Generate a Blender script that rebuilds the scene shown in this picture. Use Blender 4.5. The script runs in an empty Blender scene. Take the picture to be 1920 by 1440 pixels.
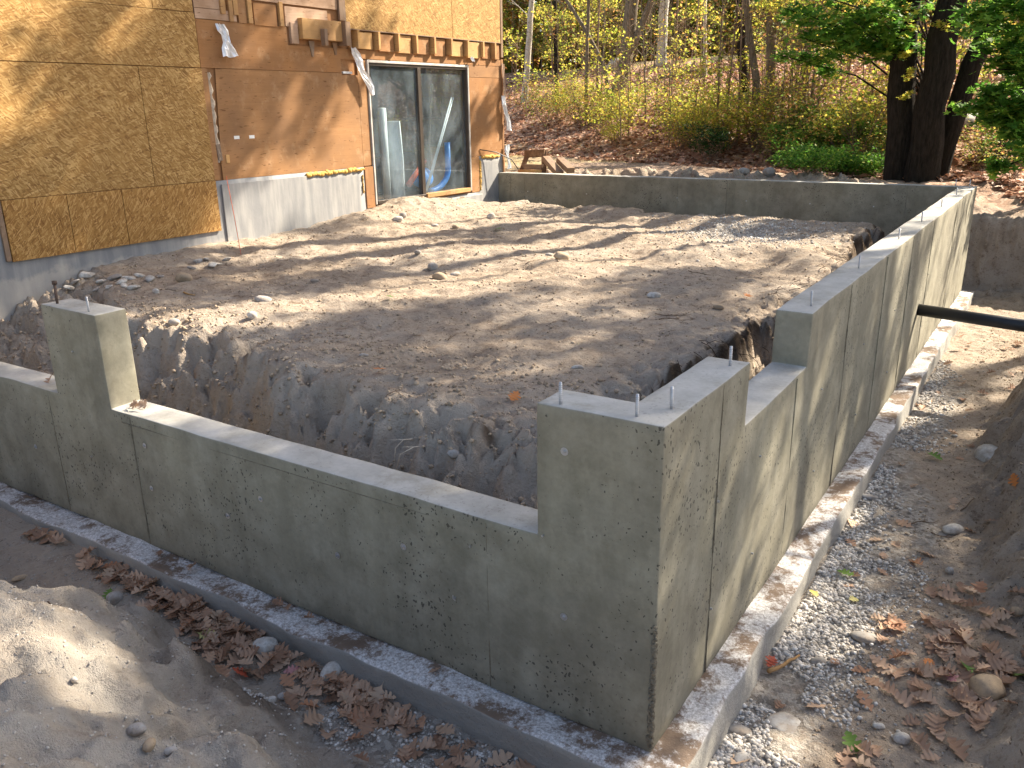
import bpy, bmesh, math, random
import numpy as np
from mathutils import Vector, Matrix
R = random.Random(11)
NP = np.random.RandomState(5)
S = bpy.context.scene
COL = S.collection

# ------------------------------------------------------------------ camera, light
FOC = 1578.3
YAW, PITCH, ROLL = [math.radians(a) for a in (33.338, -18.1045, -0.953)]
CAM = np.array([1.1116, -2.7006, 2.5787])
_fw = np.array([-math.sin(YAW) * math.cos(PITCH), math.cos(YAW) * math.cos(PITCH), math.sin(PITCH)])
_r = np.array([math.cos(YAW), math.sin(YAW), 0.0])
_u = np.cross(_r, _fw)
_r2 = _r * math.cos(ROLL) + _u * math.sin(ROLL)
_u2 = -_r * math.sin(ROLL) + _u * math.cos(ROLL)
cd = bpy.data.cameras.new('camera')
cam = bpy.data.objects.new('camera', cd)
COL.objects.link(cam)
cd.sensor_width = 36
cd.lens = FOC / 1920 * 36
cd.clip_end = 600
cd.clip_start = 0.05
m = Matrix.Identity(4)
for i in range(3):
    m[i][0], m[i][1], m[i][2], m[i][3] = _r2[i], _u2[i], -_fw[i], CAM[i]
cam.matrix_world = m
S.camera = cam

SUN = Vector((0.60, 1.15, 1.0)).normalized()
elev = math.asin(SUN.z)
azim = math.atan2(SUN.x, SUN.y)
w = bpy.data.worlds.new('World')
S.world = w
w.use_nodes = True
nt = w.node_tree
sky = nt.nodes.new('ShaderNodeTexSky')
sky.sky_type = 'NISHITA'
sky.sun_disc = False
sky.sun_elevation = elev
sky.sun_rotation = azim
sky.dust_density = 2.5
sky.ozone_density = 0.6
hs = nt.nodes.new('ShaderNodeHueSaturation')
hs.inputs['Saturation'].default_value = 0.9
nt.links.new(sky.outputs[0], hs.inputs['Color'])
nt.links.new(hs.outputs[0], nt.nodes['Background'].inputs[0])
nt.nodes['Background'].inputs[1].default_value = 0.085
sl = bpy.data.lights.new('sun', 'SUN')
sl.energy = 5.0
sl.angle = math.radians(0.6)
sl.color = (1.0, 0.88, 0.70)
so = bpy.data.objects.new('sun', sl)
COL.objects.link(so)
so.rotation_euler = SUN.to_track_quat('Z', 'Y').to_euler()
vs = S.view_settings
vs.view_transform = 'Standard'
vs.look = 'None'
vs.gamma = 1
vs.use_curve_mapping = False
vs.exposure = 1.75
try:
    S.cycles.max_bounces = 6
    S.cycles.diffuse_bounces = 4
    S.cycles.transparent_max_bounces = 8
    S.cycles.sample_clamp_indirect = 6
except Exception:
    pass


# ------------------------------------------------------------------ noise
_P = NP.permutation(512)
_P = np.concatenate([_P, _P, _P])
_V = NP.rand(2048)


def vn(x, y, s=0):
    x = np.asarray(x, float) + 1000.0 + s * 17.3
    y = np.asarray(y, float) + 1000.0 + s * 5.7
    xi = np.floor(x).astype(int)
    yi = np.floor(y).astype(int)
    xf = x - xi
    yf = y - yi
    xf = xf * xf * xf * (xf * (xf * 6 - 15) + 10)
    yf = yf * yf * yf * (yf * (yf * 6 - 15) + 10)

    def h(a, b):
        return _V[_P[(_P[(a & 511)] + b) & 511]]
    return (h(xi, yi) * (1 - xf) + h(xi + 1, yi) * xf) * (1 - yf) + (h(xi, yi + 1) * (1 - xf) + h(xi + 1, yi + 1) * xf) * yf - 0.5


def fbm(x, y, sc, oc=4, s=0, gain=0.5):
    r = 0
    a = 1.0
    for i in range(oc):
        r = r + a * vn(x * sc, y * sc, s + i * 3)
        a *= gain
        sc *= 2.03
    return r


T = 0.206
HW = 1.464
LX = -7.82
WY = 10.74
LOW = 0.878
FO = 0.159


def ip(v, xs, ys):
    return np.interp(v, xs, ys)


def ground(x, y):
    x = np.asarray(x, float)
    y = np.asarray(y, float)
    n1 = fbm(x, y, 1.3, 3, 1)
    n2 = fbm(x, y, 5.0, 4, 2, 0.55)
    n3 = fbm(x, y, 14.0, 3, 9, 0.6)
    # front bank
    df = -y + 0.28 * n1 + 0.10 * n2 + 0.10 * np.sin(x * 2.3 + 1.0)
    zf = ip(df, [0.52, 0.68, 0.86, 1.0, 1.25, 1.6, 2.6, 5], [-0.17, -0.06, 0.12, 0.26, 0.40, 0.60, 0.95, 1.05])
    zf = zf + ip(df, [0.3, 0.8, 1.5], [0.008, 0.05, 0.03]) * n2 * 1.6 + 0.02 * n3
    zf = zf + ip(x, [-5, -3, -2, -1], [0.10, 0.06, 0.02, 0.0]) * ip(-y, [0, 0.3, 0.6], [1, 1, 0])
    # right bank
    foot = ip(y, [-1, 1.5, 2.6, 3.6, 5.2, 6.0, 6.6, 8, 11], [1.5, 1.20, 1.0, 0.86, 0.80, 0.86, 1.15, 1.15, 1.0])
    dr = x - foot + 0.22 * n1 + 0.10 * n2
    zr = ip(dr, [-0.3, 0.0, 0.12, 0.35, 0.8, 1.5, 4], [-0.21, -0.16, -0.02, 0.33, 0.62, 0.85, 0.95])
    zr = zr + ip(dr, [-0.4, 0.2], [0.008, 0.07]) * n2 + 0.012 * n3
    # ground behind, rising into the woods
    s = y + 0.4 * x - 14.5 + 1.6 * fbm(x, y, 0.13, 2, 20)
    F = 1.3 + 0.24 * np.clip(s, 0, 13) + 0.04 * np.clip(s - 13, 0, 80) + 0.12 * fbm(x, y, 0.5, 3, 7) + 0.05 * n2
    low = ip(x, [-1.4, 0.2], [0.0, 1.0]) * ip(y, [11, 14.5], [0.42, 0.0])
    F = F - low
    berm = ip(x, [-8.5, -7.0, -4.0, -2.0, -1.0], [0, 0.10, 0.14, 0.08, 0.0]) * ip(y, [10.9, 11.3, 12.0, 12.8], [0.2, 1, 0.8, 0])
    F = F + berm * (1 + 1.2 * n2) + 0.12 * ip(x, [-3, -2], [0, 1]) * np.clip(n2, 0, 1) * ip(y, [11, 11.5, 12.5], [0, 1, 0])
    edge = ip(x, [-1.4, 0.0, 0.6, 3], [0.35, 0.85, 0.95, 0.6])
    db = y - WY - edge + 0.22 * n1 + 0.05 * n2
    k = ip(db, [-0.12, 0.0, 0.05, 0.09], [0.0, 0.35, 0.85, 1.0])
    zb = -0.2 + (F + 0.2) * k + ip(db, [-1.0, -0.3, 0.0], [0.0, 0.12, 0.0]) * (1 + n2)
    zo = np.maximum(np.maximum(zf, zr), zb)
    zo = np.where(y > 11.6, np.maximum(zo, -5), zo)
    # infill inside the foundation
    P = 0.92 + 0.012 * y + 0.05 * n1 + 0.035 * n2 + 0.012 * n3
    P = P + 0.035 * np.sin(y * 3.1 + 0.5 * x + 2 * n1) * ip(y, [3, 5], [0, 1]) * ip(x, [-6.5, -5], [0, 1])
    bump = np.exp(-(((x + 7.6) / 0.75) ** 2 + ((y - 7.7) / 1.1) ** 2))
    bump2 = np.exp(-(((x + 7.3) / 0.5) ** 2 + ((y - 6.3) / 0.4) ** 2))
    P = P + 0.21 * bump + 0.13 * bump2 - 0.15 * ip(x, [-7.8, -6.8], [1, 0]) * ip(y, [9.2, 10.2], [0, 1])
    P = P + 0.05 * ip(x, [-7.8, -7.2], [1, 0])
    crest = ip(x, [-7.8, -6.6, -5.5, -3.9, -2.7, -1.7, -1.0, -0.3], [2.4, 1.9, 1.5, 1.45, 1.12, 0.98, 0.80, 0.75])
    u = y - crest + 0.30 * n1 + 0.16 * n2
    ff = ip(u, [-0.95, -0.62, -0.36, -0.16, -0.05, 0.0, 0.22], [0.12, 0.28, 0.50, 0.76, 0.91, 0.955, 1.0])
    soft = ip(u, [-1.6, -0.8, 0.2], [0.3, 0.62, 1.0])
    ks = ip(x, [-7.2, -5.6], [1.0, 0.0])
    ff = ff * (1 - ks) + soft * ks
    re = ip(y, [0, 1.5, 2.4, 4.0, 5, 6.3, 7.2, 11], [0.62, 0.88, 0.98, 0.80, 0.72, 0.76, 0.98, 1.2])
    v = -x - re + 0.20 * n1 + 0.16 * n2
    fr = ip(v, [-0.5, -0.28, -0.12, -0.05, 0.0, 0.2], [0.1, 0.3, 0.62, 0.86, 0.94, 1.0])
    q = 9.55 - y + 0.5 * n1 + 0.2 * n2 + ip(x, [-7.8, -6.6], [1.2, 0.0])
    fq = ip(q, [-0.7, -0.35, -0.1, 0.05, 0.2], [0.2, 0.45, 0.8, 0.97, 1.0])
    mn = np.minimum(np.minimum(ff, fr), fq)
    rg = np.abs(fbm(x * 0.8 + y * .5, y * 1.7, 3.2, 5, 31, 0.62))
    zi = P * mn + (0.09 - 0.30 * rg + 0.05 * n3 + 0.07 * n2) * ip(mn, [0.15, 0.5, 0.9, 1.0], [0.2, 1.0, 0.8, 0.0])
    zi = zi - 0.05 * np.clip(n3, 0, 1) * ip(mn, [0.9, 1.0], [1, 0])
    ins = (x > LX - 0.02) & (x < -0.1) & (y > 0.1) & (y < WY - 0.1)
    z = np.where(ins, zi, zo)
    z = np.where((x < LX - 0.02) & (y < 10.9), 0.45, z)
    return z


def at(px, py, far=90.0):
    """world point where the sight line through a photograph pixel meets the ground"""
    D = _fw + _r2 * (px - 960) / FOC - _u2 * (py - 720) / FOC
    t = np.concatenate([np.linspace(1.0, 16, 900), np.linspace(16.02, far, 900)])
    Pp = CAM[None, :] + t[:, None] * D[None, :]
    dz = Pp[:, 2] - ground(Pp[:, 0], Pp[:, 1])
    i = int(np.argmax(dz < 0)) if (dz < 0).any() else len(t) - 1
    p = Pp[i]
    return Vector((p[0], p[1], float(ground(p[0], p[1]))))


def on(px, py, ax, v):
    D = _fw + _r2 * (px - 960) / FOC - _u2 * (py - 720) / FOC
    k = (v - CAM[ax]) / D[ax]
    return Vector(CAM + k * D)


# ------------------------------------------------------------------ materials
class N:
    def __init__(s, name):
        s.m = bpy.data.materials.new(name)
        s.m.use_nodes = True
        s.t = s.m.node_tree
        s.b = s.t.nodes['Principled BSDF']
        s.out = s.t.nodes['Material Output']
        s.tc = s.t.nodes.new('ShaderNodeTexCoord')
        s.co = s.tc.outputs['Object']

    def L(s, a, b):
        if hasattr(a, 'node') or isinstance(a, bpy.types.NodeSocket):
            s.t.links.new(a, b)
        else:
            b.default_value = a

    def map(s, scale=(1, 1, 1), rot=(0, 0, 0), loc=(0, 0, 0), co=None):
        n = s.t.nodes.new('ShaderNodeMapping')
        s.L(co or s.co, n.inputs[0])
        n.inputs['Scale'].default_value = scale
        n.inputs['Rotation'].default_value = rot
        n.inputs['Location'].default_value = loc
        return n.outputs[0]

    def noise(s, scale, detail=4, rough=0.55, co=None, dist=0.0, out='Fac'):
        n = s.t.nodes.new('ShaderNodeTexNoise')
        s.L(co or s.co, n.inputs['Vector'])
        n.inputs['Scale'].default_value = scale
        n.inputs['Detail'].default_value = detail
        n.inputs['Roughness'].default_value = rough
        n.inputs['Distortion'].default_value = dist
        return n.outputs[out]

    def vor(s, scale, co=None, feat='F1', out='Distance', rnd=1.0):
        n = s.t.nodes.new('ShaderNodeTexVoronoi')
        n.feature = feat
        s.L(co or s.co, n.inputs['Vector'])
        n.inputs['Scale'].default_value = scale
        n.inputs['Randomness'].default_value = rnd
        return n.outputs[out]

    def ramp(s, f, stops, lin=True):
        n = s.t.nodes.new('ShaderNodeValToRGB')
        s.L(f, n.inputs[0])
        e = n.color_ramp.elements
        while len(e) < len(stops):
            e.new(0.5)
        for a, (p, c) in zip(e, stops):
            a.position = p
            a.color = (c, c, c, 1) if isinstance(c, (int, float)) else (*c, 1)
        return n.outputs[0]

    def mix(s, f, a, b, mode='MIX'):
        n = s.t.nodes.new('ShaderNodeMix')
        n.data_type = 'RGBA'
        n.blend_type = mode
        s.L(f, n.inputs[0])
        for v, i in ((a, 6), (b, 7)):
            if isinstance(v, tuple):
                v = (*v, 1) if len(v) == 3 else v
            s.L(v, n.inputs[i])
        return n.outputs[2]

    def math(s, op, a, b=0.0, c=0.0):
        n = s.t.nodes.new('ShaderNodeMath')
        n.operation = op
        s.L(a, n.inputs[0])
        s.L(b, n.inputs[1])
        s.L(c, n.inputs[2])
        return n.outputs[0]

    def attr(s, name):
        n = s.t.nodes.new('ShaderNodeAttribute')
        n.attribute_name = name
        return n.outputs['Fac']

    def bump(s, h, strength=0.4, dist=0.01, prev=None):
        n = s.t.nodes.new('ShaderNodeBump')
        s.L(h, n.inputs['Height'])
        n.inputs['Strength'].default_value = strength
        n.inputs['Distance'].default_value = dist
        if prev:
            s.L(prev, n.inputs['Normal'])
        s.L(n.outputs[0], s.b.inputs['Normal'])
        return n.outputs[0]

    def sep(s, v, i):
        n = s.t.nodes.new('ShaderNodeSeparateXYZ')
        s.L(v, n.inputs[0])
        return n.outputs[i]

    def geo(s, o):
        n = s.t.nodes.new('ShaderNodeNewGeometry')
        return n.outputs[o]

    def fin(s, col=None, rough=None, metal=None, spec=None):
        if col is not None:
            if isinstance(col, tuple):
                col = (*col, 1)
            s.L(col, s.b.inputs['Base Color'])
        if rough is not None:
            s.L(rough, s.b.inputs['Roughness'])
        if metal is not None:
            s.b.inputs['Metallic'].default_value = metal
        if spec is not None:
            s.b.inputs['Specular IOR Level'].default_value = spec
        return s.m


def m_concrete():
    n = N('concrete')
    nz = n.sep(n.geo('Normal'), 2)
    big = n.noise(0.9, 4, 0.6)
    med = n.noise(4.5, 5, 0.62)
    fine = n.noise(45, 3, 0.6)
    strk = n.noise(1.0, 4, 0.6, n.map((7, 7, 0.5)))
    side = n.mix(n.ramp(big, [(0.35, 0.0), (0.68, 1.0)]), (0.25, 0.232, 0.175), (0.355, 0.33, 0.245))
    side = n.mix(n.math('MULTIPLY', n.ramp(strk, [(0.4, 0.0), (0.7, 1.0)]), 0.45), side, (0.17, 0.155, 0.11))
    side = n.mix(n.math('MULTIPLY', n.ramp(med, [(0.42, 0.0), (0.68, 1.0)]), 0.5), side, (0.46, 0.43, 0.34))
    side = n.mix(n.math('MULTIPLY', n.ramp(n.noise(2.2, 5, 0.65, n.map(loc=(4, 2, 9))), [(0.48, 0.0), (0.68, 1.0)]), 0.5), side, (0.165, 0.15, 0.115))
    side = n.mix(n.math('MULTIPLY', n.ramp(n.noise(11, 6, 0.75), [(0.5, 0.0), (0.64, 1.0)]), 0.3), side, (0.17, 0.15, 0.105))
    rim = n.ramp(n.math('ADD', n.sep(n.co, 2), n.math('MULTIPLY', med, 0.1)), [(0.05, 1.0), (0.13, 0.0)])
    side = n.mix(n.math('MULTIPLY', rim, 0.4), side, (0.15, 0.14, 0.11))
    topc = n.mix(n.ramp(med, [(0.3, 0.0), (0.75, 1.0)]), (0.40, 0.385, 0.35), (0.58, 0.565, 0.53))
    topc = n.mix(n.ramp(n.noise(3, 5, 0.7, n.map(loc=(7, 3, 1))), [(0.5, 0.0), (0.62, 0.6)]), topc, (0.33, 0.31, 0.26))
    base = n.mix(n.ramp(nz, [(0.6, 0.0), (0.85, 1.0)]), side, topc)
    # bug holes: sparse, elongated, clustered
    zone = n.ramp(n.noise(1.6, 3, 0.6, n.map(loc=(2, 5, 3))), [(0.36, 0.0), (0.6, 1.0)])

    def holes(sc, thr, loc):
        wv = n.noise(30, 2, 0.5, out='Color')
        cc = n.t.nodes.new('ShaderNodeVectorMath')
        cc.operation = 'MULTIPLY_ADD'
        n.L(wv, cc.inputs[0])
        cc.inputs[1].default_value = (0.035, 0.035, 0.035)
        n.L(n.map((1, 1, 0.8), loc=loc), cc.inputs[2])
        v = n.t.nodes.new('ShaderNodeTexVoronoi')
        n.L(cc.outputs[0], v.inputs['Vector'])
        v.inputs['Scale'].default_value = sc
        rnd = n.sep(v.outputs['Color'], 0)
        rad = n.math('MULTIPLY', n.math('MAXIMUM', n.math('SUBTRACT', rnd, 0.35), 0.0), thr)
        rad = n.math('MULTIPLY', rad, zone)
        return n.math('LESS_THAN', v.outputs['Distance'], rad)
    h1 = holes(27, 0.36, (0, 0, 0))
    h2 = holes(56, 0.66, (3, 1, 2))
    h3 = holes(11, 0.14, (1, 8, 2))
    hh = n.math('MINIMUM', n.math('ADD', n.math('ADD', h1, h2), h3), 1.0)
    sidemask = n.ramp(n.math('ABSOLUTE', nz), [(0.4, 1.0), (0.7, 0.25)])
    hh = n.math('MULTIPLY', hh, sidemask)
    base = n.mix(n.math('MULTIPLY', hh, 0.82), base, (0.06, 0.055, 0.045))
    base = n.mix(n.math('MULTIPLY', fine, 0.28), base, (0.15, 0.14, 0.12), 'MULTIPLY')
    hgt = n.math('ADD', n.math('MULTIPLY', fine, 0.25), n.math('MULTIPLY', n.math('SUBTRACT', 1.0, hh), 0.6))
    hgt = n.math('ADD', hgt, n.math('MULTIPLY', med, 0.8))
    n.bump(hgt, 0.45, 0.008)
    return n.fin(base, 0.82, spec=0.3)


def m_footing():
    n = N('footing_concrete')
    nz = n.sep(n.geo('Normal'), 2)
    med = n.noise(5, 5, 0.7)
    side = n.mix(med, (0.26, 0.25, 0.23), (0.42, 0.41, 0.38))
    brown = n.mix(n.noise(9, 4, 0.6), (0.12, 0.082, 0.06), (0.27, 0.205, 0.155))
    white = n.mix(n.ramp(n.noise(70, 4, 0.75), [(0.35, 0.0), (0.62, 1.0)]), (0.34, 0.32, 0.30), (0.78, 0.77, 0.77))
    msk = n.ramp(n.noise(3.4, 9, 0.8, n.map(loc=(3, 8, 2))), [(0.45, 0.0), (0.53, 1.0)])
    top = n.mix(msk, brown, white)
    base = n.mix(n.ramp(nz, [(0.4, 0.0), (0.75, 1.0)]), side, top)
    spots = n.ramp(n.vor(70), [(0.1, 0.0), (0.2, 1.0)])
    base = n.mix(n.math('MULTIPLY', n.math('SUBTRACT', 1.0, spots), 0.5), base, (0.1, 0.09, 0.08))
    n.bump(n.math('ADD', n.noise(35, 5, 0.7), n.math('MULTIPLY', med, 1.5)), 0.6, 0.012)
    return n.fin(base, 0.9, spec=0.2)


def m_oldfound():
    n = N('old_foundation_concrete')
    med = n.noise(3, 5, 0.6)
    v = n.noise(2, 4, 0.6, n.map((1, 5, 0.6)))
    base = n.mix(med, (0.18, 0.185, 0.20), (0.31, 0.31, 0.31))
    base = n.mix(n.ramp(v, [(0.4, 0.0), (0.65, 0.6)]), base, (0.40, 0.39, 0.37))
    z = n.sep(n.co, 2)
    low = n.ramp(n.math('ADD', z, n.math('MULTIPLY', n.noise(2.5, 4, 0.7), 0.7)), [(0.0, 1.0), (1.0, 1.0), (0.99, 0)])
    zz = n.math('SUBTRACT', n.math('ADD', z, n.math('MULTIPLY', n.noise(2.0, 5, 0.7), 0.55)), 1.25)
    lowm = n.ramp(zz, [(0.0, 1.0), (0.06, 0.0)])
    base = n.mix(n.math('MULTIPLY', lowm, 0.5), base, (0.50, 0.45, 0.39))
    crack = n.ramp(n.vor(1.3, n.map((0.6, 0.6, 1)), 'DISTANCE_TO_EDGE'), [(0.0, 1.0), (0.006, 0.0)])
    
    n.bump(n.noise(30, 4, 0.6), 0.25, 0.006)
    return n.fin(base, 0.9, spec=0.2)


def m_osb(name, seed, vert=False, tint=(1, 1, 1)):
    n = N(name)
    off = (seed * 3.1, seed * 1.7, seed * 0.9)
    wob = n.noise(1.7, 2, 0.5, n.map(loc=off), out='Color')
    cc = n.t.nodes.new('ShaderNodeVectorMath')
    cc.operation = 'MULTIPLY_ADD'
    n.L(wob, cc.inputs[0])
    cc.inputs[1].default_value = (0.0, 0.22, 0.22)
    n.L(n.map(loc=off), cc.inputs[2])
    base = None
    for k, (a, sc) in enumerate([(0.45, 1.0), (-0.6, 1.25), (0.1, 0.8), (1.1, 1.4), (-0.25, 0.9), (0.75, 1.1)]):
        if vert:
            a += math.pi / 2
        q = n.map((1, 1, 1), (a, 0, 0), co=cc.outputs[0])
        q = n.map((0.01, 13 * sc, 80 * sc), loc=(k * 3.3, 1.3 * k, k * 7.1), co=q)
        v = n.t.nodes.new('ShaderNodeTexVoronoi')
        n.L(q, v.inputs['Vector'])
        v.inputs['Scale'].default_value = 1.0
        r = n.sep(v.outputs['Color'], 0)
        g = n.sep(v.outputs['Color'], 1)
        c = n.ramp(r, [(0.0, (0.17, 0.085, 0.028)), (0.3, (0.31, 0.185, 0.065)), (0.65, (0.40, 0.26, 0.10)), (1.0, (0.64, 0.46, 0.22))])
        base = c if base is None else n.mix(n.ramp(g, [(0.5, 0.0), (0.56, 0.85)]), base, c)
    base = n.mix(n.math('MULTIPLY', n.noise(1.2, 3, 0.6), 0.35), base, (0.30, 0.17, 0.06))
    dk = n.ramp(n.noise(38, 2, 0.6, n.map((1, 0.4, 1), loc=off)), [(0.66, 0.0), (0.74, 0.7)])
    base = n.mix(dk, base, (0.13, 0.06, 0.02))
    base = n.mix(1.0, base, tuple(a * b for a, b in zip(tint, (1.0, .93, .82))), 'MULTIPLY')
    n.bump(base, 0.25, 0.004)
    return n.fin(base, 0.75, spec=0.25)


def m_ply(name, seed, c1=(0.26, 0.13, 0.055), c2=(0.45, 0.245, 0.11), vert=False):
    n = N(name)
    off = (seed * 2.3, seed * 1.1, seed * 5.9)
    sc = (1, 22, 1.2) if vert else (1, 1.2, 22)
    g = n.noise(1.5, 5, 0.65, n.map(sc, loc=off), dist=0.8)
    g2 = n.noise(1.6, 4, 0.6, n.map(loc=off))
    base = n.mix(g, c1, c2)
    base = n.mix(n.ramp(g2, [(0.38, 0.0), (0.66, 0.75)]), base, (0.24, 0.135, 0.07))
    base = n.mix(n.ramp(n.noise(5, 4, 0.7, n.map(loc=off)), [(0.55, 0.0), (0.72, 0.35)]), base, (0.55, 0.37, 0.22))
    dash = n.ramp(n.noise(9, 2, 0.5, n.map((1, 1, 7), loc=off)), [(0.66, 0.0), (0.71, 0.8)])
    base = n.mix(dash, base, (0.13, 0.055, 0.02))
    kn = n.vor(2.6, n.map((0.01, 1, 1), loc=off))
    base = n.mix(n.ramp(kn, [(0.03, 0.85), (0.05, 0.0)]), base, (0.05, 0.025, 0.012))
    kn2 = n.vor(6.0, n.map((0.01, 1, 1), loc=(off[0] + 3, off[1], off[2])))
    base = n.mix(n.ramp(kn2, [(0.035, 0.8), (0.06, 0.0)]), base, (0.07, 0.03, 0.015))
    n.bump(g, 0.25, 0.004)
    return n.fin(base, 0.75, spec=0.2)


def m_soil():
    n = N('soil')
    lit, gr, grav, dk = n.attr('litter'), n.attr('grass'), n.attr('gravel'), n.attr('dark')
    big = n.noise(0.8, 4, 0.6)
    med = n.noise(5, 6, 0.68)
    fine = n.noise(38, 5, 0.75)
    grit = n.noise(160, 3, 0.7)
    base = n.mix(n.ramp(med, [(0.3, 0.0), (0.7, 1.0)]), (0.30, 0.235, 0.18), (0.495, 0.405, 0.315))
    base = n.mix(n.ramp(big, [(0.4, 0.0), (0.68, 0.7)]), base, (0.43, 0.375, 0.32))
    base = n.mix(n.ramp(n.noise(9, 6, 0.78, n.map(loc=(5, 5, 5))), [(0.54, 0.0), (0.68, 0.85)]), base, (0.16, 0.105, 0.065))
    base = n.mix(n.ramp(fine, [(0.55, 0.0), (0.72, 0.6)]), base, (0.17, 0.115, 0.075))
    base = n.mix(n.ramp(grit, [(0.60, 0.0), (0.70, 0.6)]), base, (0.62, 0.56, 0.48))
    deb = n.ramp(n.noise(55, 2, 0.5, n.map((1, 0.35, 1), loc=(1, 9, 1))), [(0.665, 0.0), (0.70, 0.8)])
    base = n.mix(deb, base, (0.09, 0.055, 0.035))
    pale = n.ramp(n.vor(17), [(0.05, 1.0), (0.075, 0.0)])
    rs = n.ramp(n.noise(4, 2), [(0.5, 0.0), (0.58, 1.0)])
    base = n.mix(n.math('MULTIPLY', pale, rs), base, (0.60, 0.57, 0.53))
    pl = n.attr('pale')
    pw = n.ramp(n.sep(n.co, 1), [(0.0, 0.0), (0.02, 1.0)])
    base = n.mix(n.math('MULTIPLY', pl, n.ramp(n.noise(3, 6, 0.7, n.map(loc=(2, 2, 8))), [(0.3, 0.25), (0.6, 0.9)])), base, n.mix(fine, n.mix(pw, (0.40, 0.36, 0.31), (0.42, 0.35, 0.285)), n.mix(pw, (0.58, 0.53, 0.465), (0.66, 0.57, 0.475))))
    base = n.mix(dk, base, n.mix(med, (0.05, 0.038, 0.028), (0.17, 0.12, 0.085)))
    gv = n.mix(n.sep(n.vor(42, out='Color'), 0), (0.24, 0.21, 0.18), (0.50, 0.46, 0.41))
    base = n.mix(n.math('MULTIPLY', grav, n.ramp(n.noise(6, 5, 0.7), [(0.34, 0.0), (0.5, 1.0)])), base, gv)
    lcol = n.ramp(n.sep(n.vor(9, out='Color'), 0), [(0.0, (0.18, 0.09, 0.055)), (0.35, (0.36, 0.19, 0.12)), (0.7, (0.50, 0.30, 0.21)), (1.0, (0.66, 0.50, 0.38))])
    base = n.mix(lit, base, lcol)
    gcol = n.ramp(n.noise(7, 5, 0.7), [(0.3, (0.20, 0.17, 0.05)), (0.5, (0.40, 0.34, 0.12)), (0.7, (0.50, 0.42, 0.20))])
    base = n.mix(gr, base, gcol)
    h = n.math('ADD', n.math('MULTIPLY', med, 1.2), n.math('MULTIPLY', fine, 0.55))
    h = n.math('ADD', h, n.math('MULTIPLY', grit, 0.16))
    n.bump(h, 0.9, 0.05)
    return n.fin(base, 0.95, spec=0.1)


def m_leaf(name, stops, trans=0.45, obj=False):
    n = N(name)
    if obj:
        o = n.t.nodes.new('ShaderNodeObjectInfo')
        f = o.outputs['Random']
    else:
        f = n.geo('Random Per Island')
    c = n.ramp(f, stops)
    if obj:
        c = n.mix(n.math('MULTIPLY', n.noise(25, 4, 0.7), 0.4), c, (0.24, 0.13, 0.08))
    n.fin(c, 0.6, spec=0.25)
    tr = n.t.nodes.new('ShaderNodeBsdfTranslucent')
    n.L(c, tr.inputs[0])
    mx = n.t.nodes.new('ShaderNodeMixShader')
    mx.inputs[0].default_value = trans
    n.L(n.b.outputs[0], mx.inputs[1])
    n.L(tr.outputs[0], mx.inputs[2])
    n.L(mx.outputs[0], n.out.inputs[0])
    return n.m


def m_bark(name, c1, c2, band=False):
    n = N(name)
    g = n.noise(3, 6, 0.75, n.map((9, 9, 1.6)))
    c = n.mix(n.ramp(g, [(0.35, 0.0), (0.68, 1.0)]), c1, c2)
    if band:
        b = n.ramp(n.noise(2, 4, 0.7, n.map((2, 2, 9))), [(0.58, 0.0), (0.66, 0.8)])
        c = n.mix(b, c, (0.06, 0.05, 0.045))
    n.bump(g, 0.9, 0.05)
    return n.fin(c, 0.95, spec=0.1)


def m_plain(name, c, rough=0.6, metal=0.0, var=0.3, sc=8, bump=0.2, spec=0.4):
    n = N(name)
    f = n.noise(sc, 5, 0.65)
    d = tuple(v * (1 - var) for v in c)
    e = tuple(min(1, v * (1 + var * 0.6)) for v in c)
    n.bump(n.noise(sc * 5, 4, 0.6), bump, 0.004)
    return n.fin(n.mix(n.ramp(f, [(0.3, 0.0), (0.7, 1.0)]), d, e), rough, metal, spec)


def m_stone(name, stops):
    n = N(name)
    o = n.t.nodes.new('ShaderNodeObjectInfo')
    c = n.ramp(o.outputs['Random'], stops)
    c = n.mix(n.ramp(n.noise(14, 5, 0.7), [(0.35, 0.0), (0.65, 0.75)]), c, (0.27, 0.21, 0.155))
    c = n.mix(n.ramp(n.noise(90, 3, 0.7), [(0.55, 0.0), (0.7, 0.5)]), c, (0.12, 0.11, 0.10))
    n.bump(n.noise(40, 4, 0.6), 0.4, 0.006)
    return n.fin(c, 0.85, spec=0.25)


def m_glass():
    n = N('dusty_glass')
    g = n.t.nodes.new('ShaderNodeBsdfGlossy')
    g.inputs['Roughness'].default_value = 0.015
    g.inputs['Color'].default_value = (0.95, 0.97, 1, 1)
    tr = n.t.nodes.new('ShaderNodeBsdfTransparent')
    tr.inputs[0].default_value = (0.88, 0.93, 0.95, 1)
    fr = n.t.nodes.new('ShaderNodeLayerWeight')
    fr.inputs[0].default_value = 0.5
    fac = n.math('ADD', n.math('MULTIPLY', n.math('POWER', fr.outputs['Facing'], 5.0), 0.94), 0.045)
    mx = n.t.nodes.new('ShaderNodeMixShader')
    n.L(fac, mx.inputs[0])
    n.L(tr.outputs[0], mx.inputs[1])
    n.L(g.outputs[0], mx.inputs[2])
    df = n.t.nodes.new('ShaderNodeBsdfDiffuse')
    df.inputs[0].default_value = (0.55, 0.66, 0.75, 1)
    dust = n.ramp(n.noise(1.3, 5, 0.65, n.map((1, 1.8, 0.9))), [(0.40, 0.03), (0.80, 0.15)])
    m2 = n.t.nodes.new('ShaderNodeMixShader')
    n.L(dust, m2.inputs[0])
    n.L(mx.outputs[0], m2.inputs[1])
    n.L(df.outputs[0], m2.inputs[2])
    n.L(m2.outputs[0], n.out.inputs[0])
    return n.m


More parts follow.
